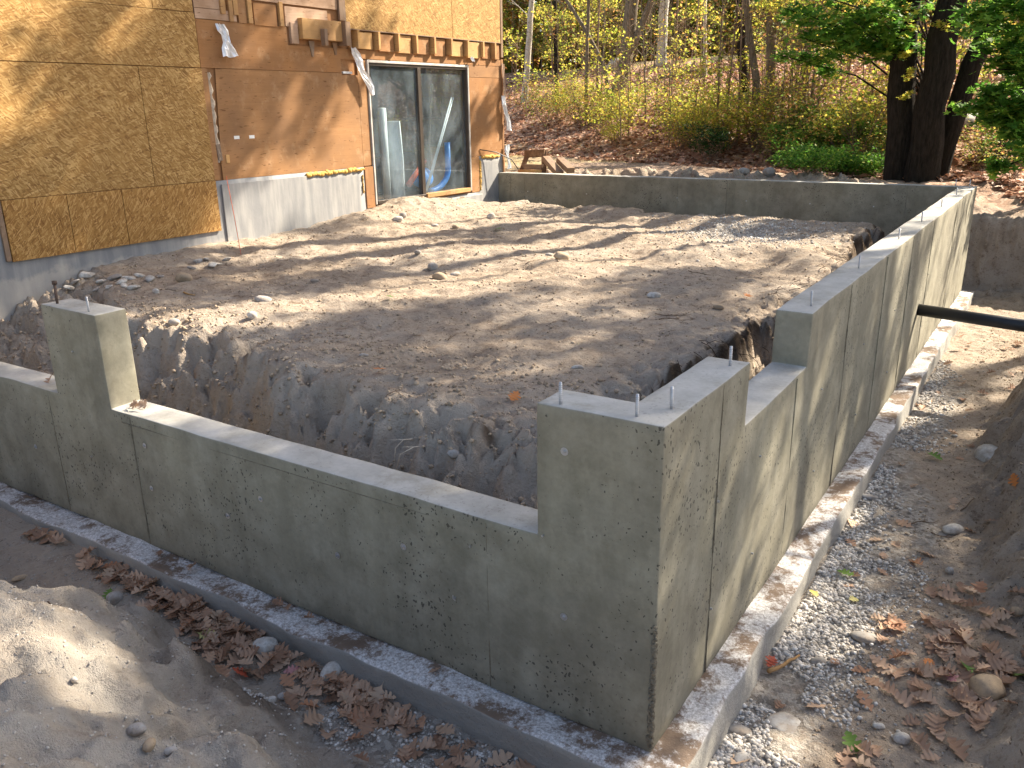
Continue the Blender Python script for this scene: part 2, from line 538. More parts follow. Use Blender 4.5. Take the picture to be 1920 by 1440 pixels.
M = {}
M['concrete'] = m_concrete()
M['footing'] = m_footing()
M['oldfound'] = m_oldfound()
M['osb'] = m_osb('oriented_strand_board', 1)
M['osb2'] = m_osb('oriented_strand_board_second', 2)
M['osbv'] = m_osb('oriented_strand_board_upright', 3, True, (1.0, 0.93, 0.85))
M['ply'] = m_ply('weathered_plywood', 1)
M['ply2'] = m_ply('weathered_plywood_upper', 2, (0.26, 0.12, 0.045), (0.43, 0.22, 0.09))
M['plyp'] = m_ply('pale_weathered_board', 3, (0.40, 0.27, 0.19), (0.62, 0.45, 0.33))
M['lumber'] = m_ply('new_lumber', 4, (0.50, 0.28, 0.10), (0.66, 0.41, 0.18))
M['rough'] = m_ply('brown_lumber', 5, (0.24, 0.11, 0.045), (0.42, 0.22, 0.10), True)
M['darkwood'] = m_ply('dark_wet_wood', 7, (0.06, 0.035, 0.022), (0.14, 0.085, 0.05), True)
M['greywood'] = m_ply('grey_weathered_wood', 6, (0.16, 0.12, 0.09), (0.34, 0.26, 0.20), True)
M['soil'] = m_soil()
M['bark_dark'] = m_bark('dark_bark', (0.012, 0.010, 0.008), (0.045, 0.037, 0.029))
M['bark_grey'] = m_bark('grey_bark', (0.10, 0.08, 0.06), (0.30, 0.25, 0.19))
M['bark_pale'] = m_bark('pale_bark', (0.42, 0.38, 0.33), (0.68, 0.64, 0.58), True)
M['twig'] = m_bark('twig_bark', (0.14, 0.09, 0.06), (0.36, 0.27, 0.20))
M['leaf_green'] = m_leaf('green_leaves', [(0, (0.05, 0.15, 0.022)), (0.5, (0.11, 0.26, 0.035)), (0.85, (0.20, 0.36, 0.05)), (1, (0.40, 0.44, 0.07))], 0.55)
M['leaf_yg'] = m_leaf('yellow_green_leaves', [(0, (0.24, 0.34, 0.05)), (0.45, (0.50, 0.52, 0.08)), (0.8, (0.74, 0.62, 0.11)), (1, (0.62, 0.32, 0.09))], 0.62)
M['leaf_mix'] = m_leaf('autumn_leaves', [(0, (0.11, 0.19, 0.04)), (0.35, (0.30, 0.35, 0.07)), (0.6, (0.56, 0.46, 0.11)), (0.8, (0.56, 0.27, 0.10)), (1, (0.36, 0.18, 0.09))], 0.6)
M['leaf_dark'] = m_leaf('dark_green_leaves', [(0, (0.015, 0.045, 0.014)), (0.6, (0.03, 0.08, 0.02)), (1, (0.07, 0.13, 0.03))], 0.3)
M['litter'] = m_leaf('leaf_litter', [(0, (0.16, 0.075, 0.04)), (0.35, (0.36, 0.18, 0.11)), (0.75, (0.56, 0.33, 0.23)), (1, (0.72, 0.55, 0.42))], 0.2)
M['oak'] = m_leaf('dry_oak_leaf', [(0, (0.27, 0.16, 0.105)), (0.3, (0.43, 0.27, 0.18)), (0.6, (0.54, 0.36, 0.25)), (0.85, (0.62, 0.46, 0.33)), (1, (0.46, 0.22, 0.12))], 0.2, True)
for k, c in dict(lgreen=(0.14, 0.24, 0.05), lyellow=(0.62, 0.50, 0.14), lred=(0.50, 0.11, 0.06), lpink=(0.60, 0.30, 0.30), lorange=(0.58, 0.22, 0.07), lpale=(0.55, 0.50, 0.20)).items():
    M[k] = m_leaf('leaf_' + k[1:], [(0, c), (1, tuple(v * 1.1 for v in c))], 0.25, False)
M['metal'] = m_plain('galvanised_steel', (0.55, 0.56, 0.58), 0.45, 0.85, 0.2, 20)
M['rust'] = m_plain('rusty_steel', (0.13, 0.09, 0.07), 0.8, 0.4)
M['foil'] = m_plain('silver_flashing', (0.78, 0.79, 0.82), 0.38, 0.55, 0.2, 15, 0.6)
M['black'] = m_plain('black_plastic', (0.022, 0.024, 0.028), 0.45, 0, 0.2)
M['foam'] = m_plain('spray_foam', (0.58, 0.36, 0.09), 0.85, 0, 0.45, 12, 1.0)
M['insul'] = m_plain('torn_insulation', (0.66, 0.55, 0.42), 0.95, 0, 0.3, 20, 1.0)
M['dkframe'] = m_plain('bronze_aluminium', (0.07, 0.055, 0.045), 0.45, 0.3, 0.2)
M['whframe'] = m_plain('white_aluminium', (0.55, 0.52, 0.48), 0.5, 0.1, 0.3)
M['dark'] = m_plain('dark_interior', (0.07, 0.07, 0.07), 0.9, 0, 0.3, 2)
M['blue'] = m_plain('blue_plastic', (0.04, 0.28, 0.80), 0.4, 0, 0.15)
M['redp'] = m_plain('red_plastic', (0.62, 0.10, 0.04), 0.5, 0, 0.15)
M['whitep'] = m_plain('white_plastic', (0.72, 0.74, 0.75), 0.5, 0, 0.12)
M['string'] = m_plain('red_string', (0.70, 0.16, 0.08), 0.8, 0, 0.1)
M['glass'] = m_glass()
M['st_grey'] = m_stone('grey_stone', [(0, (0.36, 0.35, 0.34)), (1, (0.48, 0.47, 0.45))])
M['st_white'] = m_stone('white_stone', [(0, (0.55, 0.54, 0.51)), (1, (0.68, 0.66, 0.62))])
M['st_tan'] = m_stone('tan_stone', [(0, (0.42, 0.31, 0.20)), (1, (0.52, 0.41, 0.28))])
M['st_dark'] = m_stone('dark_grey_stone', [(0, (0.22, 0.22, 0.215)), (1, (0.30, 0.29, 0.28))])
M['gravel'] = (lambda n: n.fin(n.mix(n.ramp(n.noise(90, 3), [(0.4, 0.0), (0.7, 0.5)]), n.ramp(n.geo('Random Per Island'), [(0, (0.28, 0.26, 0.235)), (0.4, (0.50, 0.47, 0.43)), (0.75, (0.64, 0.61, 0.57)), (1, (0.80, 0.78, 0.74))]), (0.25, 0.2, 0.16)), 0.9, spec=0.2))(N('gravel_pebbles'))


# ------------------------------------------------------------------ object helpers
def setp(o, label=None, cat=None, group=None, kind=None):
    if label:
        o['label'] = label
    if cat:
        o['category'] = cat
    if group:
        o['group'] = group
    if kind:
        o['kind'] = kind
    return o


def empty(name, loc=(0, 0, 0), rz=0.0):
    o = bpy.data.objects.new(name, None)
    o.empty_display_size = 0.1
    COL.objects.link(o)
    o.location = loc
    o.rotation_euler = (0, 0, rz)
    return o


def obj(name, me, mat=None, parent=None, loc=(0, 0, 0), rot=(0, 0, 0)):
    if mat is not None and not me.materials:
        me.materials.append(mat)
    o = bpy.data.objects.new(name, me)
    COL.objects.link(o)
    if parent:
        o.parent = parent
    o.location = loc
    o.rotation_euler = rot
    return o


def mesh(name, V, F, smooth=False):
    me = bpy.data.meshes.new(name)
    me.from_pydata([tuple(map(float, v)) for v in V], [], [tuple(map(int, f)) for f in F])
    me.update()
    if smooth:
        me.polygons.foreach_set('use_smooth', [True] * len(me.polygons))
    return me


def fastmesh(name, V, F, smooth=False):
    """V (n,3) array, F (m,k) int array of equal sized faces"""
    V = np.ascontiguousarray(V, dtype=np.float32)
    F = np.ascontiguousarray(F, dtype=np.int32)
    me = bpy.data.meshes.new(name)
    me.vertices.add(len(V))
    me.vertices.foreach_set('co', V.ravel())
    k = F.shape[1]
    me.loops.add(F.size)
    me.loops.foreach_set('vertex_index', F.ravel())
    me.polygons.add(len(F))
    me.polygons.foreach_set('loop_start', np.arange(0, F.size, k, dtype=np.int32))
    me.polygons.foreach_set('loop_total', np.full(len(F), k, dtype=np.int32))
    if smooth:
        me.polygons.foreach_set('use_smooth', np.ones(len(F), bool))
    me.update(calc_edges=True)
    return me


def scatter(name, bv, bf, pos, mats, smooth=False):
    bv = np.asarray(bv, float)
    bf = np.asarray(bf, int)
    n = len(pos)
    V = np.einsum('nij,vj->nvi', mats, bv) + np.asarray(pos)[:, None, :]
    F = bf[None, :, :] + (np.arange(n) * len(bv))[:, None, None]
    return fastmesh(name, V.reshape(-1, 3), F.reshape(-1, bf.shape[1]), smooth)


def rotmats(n, tilt=1.0, rng=NP):
    """random orientations; tilt limits how far the z axis leans"""
    yaw = rng.rand(n) * 2 * np.pi
    tl = rng.rand(n) * tilt
    ta = rng.rand(n) * 2 * np.pi
    c, s = np.cos(yaw), np.sin(yaw)
    Z = np.zeros((n, 3, 3))
    Z[:, 0, 0] = c
    Z[:, 0, 1] = -s
    Z[:, 1, 0] = s
    Z[:, 1, 1] = c
    Z[:, 2, 2] = 1
    ax = np.stack([np.cos(ta), np.sin(ta), np.zeros(n)], 1)
    K = np.zeros((n, 3, 3))
    K[:, 0, 2] = ax[:, 1]
    K[:, 1, 2] = -ax[:, 0]
    K[:, 2, 0] = -ax[:, 1]
    K[:, 2, 1] = ax[:, 0]
    I = np.eye(3)[None]
    Rm = I + np.sin(tl)[:, None, None] * K + (1 - np.cos(tl))[:, None, None] * (K @ K)
    return Rm @ Z


def cells(name, xs, ys, zs, occ, step=0.08, jitter=0.0, nscale=3.0):
    """solid made of the boxes between break values where occ(x,y,z) holds; shared vertices, skin only"""
    def sub(v):
        v = sorted(set(round(a, 5) for a in v))
        out = [v[0]]
        for a, b in zip(v[:-1], v[1:]):
            k = max(1, int(math.ceil((b - a) / step)))
            out += [a + (b - a) * (i + 1) / k for i in range(k)]
        return np.array(out)
    X, Y, Z = sub(xs), sub(ys), sub(zs)
    cx, cy, cz = [(a[:-1] + a[1:]) / 2 for a in (X, Y, Z)]
    O = np.zeros((len(cx) + 2, len(cy) + 2, len(cz) + 2), bool)
    O[1:-1, 1:-1, 1:-1] = occ(cx[:, None, None], cy[None, :, None], cz[None, None, :])
    nx, ny, nz = len(X), len(Y), len(Z)
    quads = []
    corners = {0: [(0, 0), (1, 0), (1, 1), (0, 1)]}[0]
    for ax in range(3):
        A = np.moveaxis(O, ax, 0)
        for sgn in (0, 1):
            if sgn:
                msk = A[:-1] & ~A[1:]
            else:
                msk = ~A[:-1] & A[1:]
            idx = np.argwhere(msk)
            idx = idx[(idx[:, 1] > 0) & (idx[:, 2] > 0)]
            o1, o2 = [i for i in range(3) if i != ax]
            order = corners if (sgn == 1) == (ax != 1) else corners[::-1]
            q = []
            for c1, c2 in order:
                P = np.zeros((len(idx), 3), int)
                P[:, ax] = idx[:, 0]
                P[:, o1] = idx[:, 1] - 1 + c1
                P[:, o2] = idx[:, 2] - 1 + c2
                q.append(P[:, 0] * ny * nz + P[:, 1] * nz + P[:, 2])
            quads.append(np.stack(q, 1))
    F = np.concatenate(quads)
    used, inv = np.unique(F, return_inverse=True)
    V = np.stack([X[used // (ny * nz)], Y[(used // nz) % ny], Z[used % nz]], 1).astype(float)
    if jitter:
        a = V.copy()
        V[:, 0] += jitter * 2 * fbm(a[:, 1] * 1.0 + a[:, 2] * .7, a[:, 2] * 1.3, nscale, 3, 41)
        V[:, 1] += jitter * 2 * fbm(a[:, 0] + a[:, 2] * .6, a[:, 2] * 1.2 + 5, nscale, 3, 51)
        V[:, 2] += jitter * 2 * fbm(a[:, 0] * 1.1, a[:, 1] * 1.1, nscale, 3, 61)
    return fastmesh(name, V, inv.reshape(F.shape))


def bevel(o, wd=0.008, seg=2):
    b = o.modifiers.new('bevel', 'BEVEL')
    b.width = wd
    b.segments = seg
    b.limit_method = 'ANGLE'
    b.angle_limit = math.radians(50)
    return o


def box(name, x0, x1, y0, y1, z0, z1, mat, parent=None, bev=0.003, ry=0.0, rz=0.0):
    cx, cy, cz = (x0 + x1) / 2, (y0 + y1) / 2, (z0 + z1) / 2
    hx, hy, hz = (x1 - x0) / 2, (y1 - y0) / 2, (z1 - z0) / 2
    V = [(a * hx, b * hy, c * hz) for a in (-1, 1) for b in (-1, 1) for c in (-1, 1)]
    F = [(0, 1, 3, 2), (4, 6, 7, 5), (0, 4, 5, 1), (2, 3, 7, 6), (0, 2, 6, 4), (1, 5, 7, 3)]
    # bake the centre into the mesh coordinates so that the textures differ from piece to piece
    me = mesh(name, V, F)
    off = Vector((cx, cy, cz))
    if ry or rz:
        me.transform(Matrix.Rotation(ry, 4, 'X') @ Matrix.Rotation(rz, 4, 'Z'))
    me.transform(Matrix.Translation(off))
    o = obj(name, me, mat, parent)
    if bev:
        bevel(o, bev, 1)
    return o


def prism(name, poly, x0, x1, mat, parent=None):
    """polygon in (y,z) extruded along x"""
    n = len(poly)
    V = [(x0, a, b) for a, b in poly] + [(x1, a, b) for a, b in poly]
    F = [tuple(range(n - 1, -1, -1)), tuple(range(n, 2 * n))] + [(i, (i + 1) % n, (i + 1) % n + n, i + n) for i in range(n)]
    me = mesh(name, V, F)
    bm = bmesh.new()
    bm.from_mesh(me)
    bmesh.ops.recalc_face_normals(bm, faces=bm.faces)
    bmesh.ops.triangulate(bm, faces=[f for f in bm.faces if len(f.verts) > 4])
    bm.to_mesh(me)
    bm.free()
    return obj(name, me, mat, parent)


def tube_data(path, rad, seg=8, wob=0.0, rng=None, caps=True):
    P = [Vector(p) for p in path]
    n = len(P)
    V, F = [], []
    up = Vector((0.3, 0.2, 1)).normalized()
    prevx = None
    for i, p in enumerate(P):
        d = (P[min(i + 1, n - 1)] - P[max(i - 1, 0)])
        d = d.normalized() if d.length > 1e-9 else Vector((0, 0, 1))
        if prevx is None:
            a = d.cross(up) if abs(d.dot(up)) < 0.95 else d.cross(Vector((1, 0, 0)))
        else:
            a = prevx - d * prevx.dot(d)
        a.normalize()
        prevx = a
        b = d.cross(a)
        r = rad[i] if hasattr(rad, '__len__') else rad
        for k in range(seg):
            t = 2 * math.pi * k / seg
            rr = r * (1 + (wob * (rng.random() - .5) * 2 if rng else 0))
            V.append(p + (a * math.cos(t) + b * math.sin(t)) * rr)
    for i in range(n - 1):
        for k in range(seg):
            F.append((i * seg + k, i * seg + (k + 1) % seg, (i + 1) * seg + (k + 1) % seg, (i + 1) * seg + k))
    if caps:
        V.append(P[0])
        V.append(P[-1])
        c0, c1 = len(V) - 2, len(V) - 1
        for k in range(seg):
            F.append((c0, (k + 1) % seg, k, k))
            F.append((c1, (n - 1) * seg + k, (n - 1) * seg + (k + 1) % seg, (n - 1) * seg + (k + 1) % seg))
    F = [tuple(dict.fromkeys(f)) for f in F]
    return V, F


def tube(name, path, rad, mat, parent=None, seg=8, wob=0.0):
    V, F = tube_data(path, rad, seg, wob, R if wob else None)
    return obj(name, mesh(name, V, F, True), mat, parent)


class Multi:
    def __init__(s):
        s.V, s.F = [], []

    def add(s, V, F):
        o = len(s.V)
        s.V += [tuple(v) for v in V]
        s.F += [tuple(i + o for i in f) for f in F]

    def tube(s, path, rad, seg=6, wob=0.0):
        s.add(*tube_data(path, rad, seg, wob, R if wob else None))

    def mesh(s, name, smooth=True):
        return mesh(name, s.V, s.F, smooth)


def ico(sub=1):
    bm = bmesh.new()
    bmesh.ops.create_icosphere(bm, subdivisions=sub, radius=1)
    V = np.array([v.co[:] for v in bm.verts])
    F = np.array([[v.index for v in f.verts] for f in bm.faces])
    bm.free()
    return V, F


ICO1, ICO3 = ico(1), ico(3)


def stone_mesh(name, dims, seed, angular=0.3):
    rg = np.random.RandomState(seed)
    V, F = ICO3
    V = V.copy()
    # flatten against random planes for faceted stones
    for k in range(int(4 + 8 * angular)):
        nrm = rg.randn(3)
        nrm /= np.linalg.norm(nrm)
        d = 0.62 + 0.3 * rg.rand()
        t = V @ nrm
        V = V - np.clip(t - d, 0, None)[:, None] * nrm[None, :] * (0.35 + 0.6 * angular)
    V = V * (1 + 0.10 * fbm(V[:, 0] + V[:, 2] + seed, V[:, 1] - V[:, 2], 1.6, 3, seed % 20)[:, None])
    V = V * np.array(dims)[None, :] * 0.5
    return fastmesh(name, V, F, angular < 0.5)


# ------------------------------------------------------------------ ground
def spaced(lo, hi, a, b, d, g=1.16):
    mid = list(np.arange(a, b + d / 2, d))
    L, x, s = [], a, d
    while x > lo:
        s = min(s * g, 6)
        x -= s
        L.append(x)
    Rr, x, s = [], b, d
    while x < hi:
        s = min(s * g, 6)
        x += s
        Rr.append(x)
    return np.array(L[::-1] + mid + Rr)


gx = spaced(-160, 160, -7.9, 1.9, 0.024)
gy = np.concatenate([spaced(-120, -1.6, -1.6, -1.6, 0.05)[:-1], np.arange(-1.6, 4.0, 0.022), np.arange(4.0, 12.4, 0.03)])
gy = np.unique(np.round(np.concatenate([gy[gy < 12.4], spaced(12.4, 200, 12.4, 30, 0.16, 1.1)]), 4))
GX, GY = np.meshgrid(gx, gy, indexing='ij')
GZ = ground(GX, GY)
nx, ny = GX.shape
ii = (np.arange(nx - 1)[:, None] * ny + np.arange(ny - 1)[None, :]).ravel()
GF = np.stack([ii, ii + ny, ii + ny + 1, ii + 1], 1)
gme = fastmesh('ground', np.stack([GX, GY, GZ], -1).reshape(-1, 3), GF, True)
gx_, gy_ = GX.ravel(), GY.ravel()


def ss(v, a, b):
    t = np.clip((v - a) / (b - a), 0, 1)
    return t * t * (3 - 2 * t)


s_ = gy_ + 0.4 * gx_ - 14.5
nn = fbm(gx_, gy_, 0.7, 3, 70)
path_m = ss(-gx_, 6.5, 9) * (1 - ss(s_ + 2.0 * nn, -0.5, 2.0))
lit = ss(s_ + 1.2 * nn, -2.2, 0.3) * (1 - 0.95 * ss(s_ + 1.5 * nn, 12, 14))
lit = np.maximum(lit, 0.35 * ss(gy_ + nn, 11.8, 12.6))
grs = np.clip(ss(s_ + 1.5 * nn, 12, 14) * 0.9 + path_m * ss(gy_, 11.5, 13) * (0.35 + 0.9 * nn), 0, 1)
grs[(gy_ < 10.9)] = 0
grav = ss(gx_, 0.05, 0.2) * (1 - ss(gx_ + 0.6 * nn, 0.38, 0.62)) * (1 - ss(gy_, 6, 8)) * 1.0
fm = (gy_ < -0.1) & (gx_ < 0.2)
grav = np.where(fm, ss(gx_ + 0.3 * nn, -1.9, -1.4) * (1 - ss(-gy_ + 0.2 * nn, 0.45, 0.6)), grav)
gp = 0.8 * np.exp(-(((gx_ + 2.3) / 0.8) ** 2 + ((gy_ - 8.1) / 0.8) ** 2))
grav = np.maximum(grav, np.where((gx_ < -0.4) & (gy_ > 1), ss(gp + 0.3 * nn, 0.35, 0.6), 0))
GZf = GZ.ravel()
inner = (gx_ > -7.8) & (gx_ < -0.15) & (gy_ > 0.15) & (gy_ < 10.6)
eps = 0.05
sl_ = np.abs(ground(gx_ + eps, gy_) - ground(gx_ - eps, gy_)) / (2 * eps)
topsoil = np.where(inner & (gx_ > -1.6), ss(GZf, 0.70, 0.86) * ss(sl_, 0.8, 1.8), 0)
cut = (gy_ > 11.0) & (gy_ < 12.6) & (gx_ > -1.5) & (GZf < 1.05)
topsoil = np.maximum(topsoil, 0.35 * np.where(cut, ss(GZf + 0.1 * nn, 0.56, 0.70) * (1 - ss(GZf + 0.1 * nn, 0.72, 0.80)), 0))
wet = np.exp(-(((gx_ + 2.05) / 0.28) ** 2 + ((gy_ + 0.62) / 0.16) ** 2)) + np.exp(-(((gx_ + 1.65) / 0.25) ** 2 + ((gy_ + 0.60) / 0.10) ** 2)) + 0.9 * np.exp(-(((gx_ - 0.62) / 0.18) ** 2 + ((gy_ - 2.3) / 0.5) ** 2))
wet = ss(wet + 0.4 * nn, 0.45, 0.8) * 0.6
pale = np.where(gy_ < -0.3, ss(-gy_ + .3 * nn, .55, .9), 0)
pale = np.maximum(pale, np.where((gy_ < -0.1) & (gx_ < -1.0), .5, 0))
pale = np.maximum(pale, np.where(inner & (gy_ < 2.6), 0.8 * ss(sl_ + np.abs(ground(gx_, gy_ + eps) - ground(gx_, gy_ - eps)) / (2 * eps), .35, 1.0), 0))
for nme, arr in (('pale', pale), ('litter', lit), ('grass', grs), ('gravel', grav), ('dark', np.clip(np.maximum(topsoil, wet), 0, 1))):
    at_ = gme.attributes.new(nme, 'FLOAT', 'POINT')
    at_.data.foreach_set('value', np.clip(arr, 0, 1).astype(np.float32))
gob = obj('ground', gme, M['soil'])
setp(gob, kind='structure')

# ------------------------------------------------------------------ new foundation
found = empty('concrete_foundation', (0, 0, 0))
setp(found, 'grey green poured concrete foundation with notched top and piers around the sandy fill', 'foundation')


def occ_wall(x, y, z):
    fr = (y > 0) & (y < T) & (x > LX) & (x < 0)
    topf = np.where(((x > -4.18) & (x < -3.60)) | (x > -0.549), HW, LOW)
    a = fr & (z > 0) & (z < topf)
    rt = (x > -T) & (x < 0) & (y > 0) & (y < WY)
    topr = np.where((y > 0.974) & (y < 2.056), 1.151, HW)
    b = rt & (z > 0) & (z < topr)
    fa = (y > WY - T) & (y < WY) & (x > LX) & (x < 0)
    c = fa & (z > 0) & (z < HW)
    return a | b | c


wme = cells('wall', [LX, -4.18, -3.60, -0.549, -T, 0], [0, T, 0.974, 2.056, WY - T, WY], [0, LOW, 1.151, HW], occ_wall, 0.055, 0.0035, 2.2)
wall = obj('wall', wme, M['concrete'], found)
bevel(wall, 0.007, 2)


def occ_foot(x, y, z):
    fr = (y > -FO) & (y < T + FO) & (x > LX) & (x < FO)
    rt = (x > -T - FO) & (x < FO) & (y > -FO) & (y < WY + FO)
    fa = (y > WY - T - FO) & (y < WY + FO) & (x > LX) & (x < FO)
    return (fr | rt | fa) & (z < 0) & (z > -0.3)


fme = cells('footing', [LX, -T - FO, FO], [-FO, T + FO, WY - T - FO, WY + FO], [-0.3, -0.004], occ_foot, 0.045, 0.016, 2.6)
ft = obj('footing', fme, M['footing'], found)
bevel(ft, 0.012, 2)

# form seams: thin fins of concrete left by the joints between form panels
def seam(face, a, z0, z1, w=0.012):
    mu = Multi()
    n = max(3, int((z1 - z0) / 0.02))
    for i in range(n):
        za, zb = z0 + (z1 - z0) * i / n, z0 + (z1 - z0) * (i + 1) / n
        ww = w * (0.30 + 0.3 * float(vn(i * .3, a, 3) + .5))
        dd = 0.002 + 0.004 * float(vn(i * .35, a + 4, 5) + .5)
        jx = 0
        if face == 'front':
            V = [(a + jx - ww, -0.0005, za), (a + jx + ww, -0.0005, za), (a + jx, -dd, za), (a + jx - ww, -0.0005, zb), (a + jx + ww, -0.0005, zb), (a + jx, -dd, zb)]
            V = [(p[0], p[1] + 0.004, p[2]) if abs(p[1]) < .001 else p for p in V]
        elif face == 'right':
            V = [(-0.004, a + jx - ww, za), (-0.004, a + jx + ww, za), (dd, a + jx, za), (-0.004, a + jx - ww, zb), (-0.004, a + jx + ww, zb), (dd, a + jx, zb)]
        else:
            yy = WY - T
            V = [(a - ww, yy + .004, za), (a + ww, yy + .004, za), (a, yy - dd, za), (a - ww, yy + .004, zb), (a + ww, yy + .004, zb), (a, yy - dd, zb)]
        mu.add(V, [(0, 1, 4, 3), (1, 2, 5, 4), (2, 0, 3, 5), (0, 2, 1), (3, 4, 5)])
    o = obj('form_seam', mu.mesh('form_seam', False), M['seam'], wall)
    return o


M['seam2'] = m_plain('pale_form_seam_concrete', (0.29, 0.265, 0.19), 0.9, 0, 0.3, 30, 0.5)
M['seam'] = m_plain('form_seam_concrete', (0.19, 0.165, 0.12), 0.9, 0, 0.5, 30, 0.5)
for px, pyy, z1 in ((112, 850, 0.86), (262, 900, 0.86), (915, 1100, 0.86)):
    seam('front', on(px, pyy, 1, 0).x, 0.01, z1)
for yv, z1 in ((0.62, 1.45), (1.85, 1.14), (3.05, 1.45), (4.28, 1.45), (5.5, 1.45), (6.75, 1.45), (8.6, 1.45), (9.8, 1.45)):
    seam('right', yv, 0.01, z1, 0.006).data.materials[0] = M['seam'] if yv in (0.62, 3.05) else M['seam2']
for px in (958, 984, 1017, 1270, 1362, 1700):
    seam('back', on(px, 370, 1, WY - T).x, 0.3, 1.45, 0.01)


def hseam(face, a0, a1, z, w=0.006, dd=0.004):
    mu = Multi()
    n = int(abs(a1 - a0) / 0.03)
    for i in range(n):
        p, q = a0 + (a1 - a0) * i / n, a0 + (a1 - a0) * (i + 1) / n
        ww = w * (0.5 + 0.4 * float(vn(i * .3, z, 3) + .5))
        if face == 'front':
            V = [(p, 0.004, z - ww), (p, 0.004, z + ww), (p, -dd, z), (q, 0.004, z - ww), (q, 0.004, z + ww), (q, -dd, z)]
        else:
            yy = WY - T
            V = [(p, yy + .004, z - ww), (p, yy + .004, z + ww), (p, yy - dd, z), (q, yy + .004, z - ww), (q, yy + .004, z + ww), (q, yy - dd, z)]
        mu.add(V, [(0, 1, 4, 3), (1, 2, 5, 4), (2, 0, 3, 5)])
    return obj('form_seam', mu.mesh('form_seam', False), M['seam'], wall)


hseam('front', -3.5, -1.0, LOW - 0.068)
hseam('back', -7.0, -0.4, 0.80, 0.008, 0.006)

# form ties
tv = Multi()
for i in range(4):
    for j in range(2):
        for xx in (-5.2, -4.0, -2.55, -1.75, -0.4):
            pass
for xx, zz in ((-0.42, 1.28), (-0.42, 0.52), (-0.52, 0.88), (-1.0, 0.42), (-1.3, 0.60), (-1.75, 0.42), (-2.6, 0.42), (-3.3, 0.42), (-3.3, 0.7), (-3.9, 1.2), (-3.9, 0.5), (-4.6, 0.42), (-0.9, 0.72), (-2.3, 0.6)):
    tv.tube([(xx, 0.01, zz), (xx, -0.010, zz)], 0.006, 6)
    a = [(xx + 0.018 * math.cos(t), 0.001 - 0.003, zz + 0.018 * math.sin(t)) for t in [2 * math.pi * k / 10 for k in range(10)]]
    tv.add([(xx, -0.002, zz)] + a, [(0, k + 1, (k + 1) % 10 + 1) for k in range(10)])
for yy in (0.62, 1.22, 2.45, 3.66, 4.9, 6.75, 8.6):
    for zz in (0.35, 0.9):
        tv.tube([(-0.01, yy + 0.02, zz), (0.010, yy + 0.02, zz)], 0.006, 6)
for px in (990, 1100, 1270, 1400, 1520, 1640):
    for zz in (0.80, 1.15):
        q = on(px, 370, 1, WY - T)
        tv.tube([(q.x, WY - T + .01, zz), (q.x, WY - T - .014, zz)], 0.009, 6)
setp(obj('form_tie', tv.mesh('form_tie', False), M['metal'], found), kind='stuff')

# anchor bolts set in the wall top
def bolt_mesh():
    mu = Multi()
    path = [(0, 0, -0.03), (0, 0, 0.09)]
    mu.tube(path, 0.0065, 10)
    for k in range(9):
        z = 0.012 + k * 0.008
        mu.tube([(0, 0, z), (0, 0, z + 0.004)], 0.0076, 10)
    return mu.mesh('anchor_bolt')


bme = bolt_mesh()
zt = HW + 0.0
for px, py in ((1051, 757), (1194, 781), (1259, 766), (1369, 685), (167, 584), (1521, 574), (1610, 502), (1685, 449), (1728, 415), (1765, 388), (1793, 366), (1818, 349), (1792, 348)):
    p = on(px, py, 2, zt)
    p.x = min(p.x, -0.03)
    p.y = min(p.y, WY - 0.04)
    o = obj('anchor_bolt', bme, M['metal'], found, p, (R.uniform(-.04, .04), R.uniform(-.04, .04), R.uniform(0, 3)))
p = on(108, 570, 2, zt)
mu = Multi()
mu.tube([(0, 0, -.03), (0.0, 0, 0.06), (-0.02, 0.015, 0.125)], 0.0085, 8)
mu.tube([(-0.018, 0.014, 0.12), (-0.024, 0.018, 0.14)], 0.017, 6)
setp(obj('anchor_bolt', mu.mesh('anchor_bolt'), M['rust'], found, p), 'bent rusty bolt with a nut on its tip')

# rough stony chips along the lower outer corner
mu_pos, mu_m = [], []
for i in range(260):
    z = R.uniform(0.02, 0.62)
    wd = 0.014 * (1.2 - z) + 0.004
    a = R.uniform(-wd, wd * 0.8)
    mu_pos.append((0.001 + min(0, a), 0.0 - min(0, -a), z) if a < 0 else (0.0, a, z))
    mu_m.append(np.diag([R.uniform(.004, .010), R.uniform(.004, .010), R.uniform(.004, .011)]))
cm = scatter('rough_corner', ICO1[0], ICO1[1], mu_pos, rotmats(260, 1.5) @ np.array(mu_m))
setp(obj('rough_corner', cm, M['seam'], found), 'honeycombed stony strip down the lower corner', kind='stuff')

# ------------------------------------------------------------------ house
XF = LX
house = empty('house', (LX, 4, 0.4))
setp(house, 'stripped two storey house wall of strand board and orange plywood above a grey foundation', 'house')
house.location = (0, 0, 0)


def occ_house(x, y, z):
    body = (x > -15) & (x < XF - 0.022) & (y > -3) & (y < 10.70) & (z > -0.3) & (z < 6.2)
    door = (x > -8.3) & (y > 7.17) & (y < 9.66) & (z > 1.22) & (z < 3.27)
    room = (x > -12.5) & (x < -8.0) & (y > 6.2) & (y < 10.4) & (z > 1.20) & (z < 3.5)
    return body & ~door & ~room


hme = cells('stud_wall', [-15, -12.5, -8.3, -8.0, XF - 0.022], [-3, 6.2, 7.17, 9.66, 10.4, 10.70], [-0.3, 1.20, 1.22, 3.27, 3.5, 6.2], occ_house, 3.0)
obj('stud_wall', hme, M['rough'], house)
box('roof', -15.6, XF + 0.35, -3.4, 11.0, 6.2, 6.5, M['greywood'], house)


def occ_of(x, y, z):
    b = (x > XF - 0.02) & (x < XF) & (y > -3) & (y < 10.68) & (z > -0.3) & (z < 1.785)
    return b & ~((y > 6.95) & (y < 9.93) & (z > 1.17))


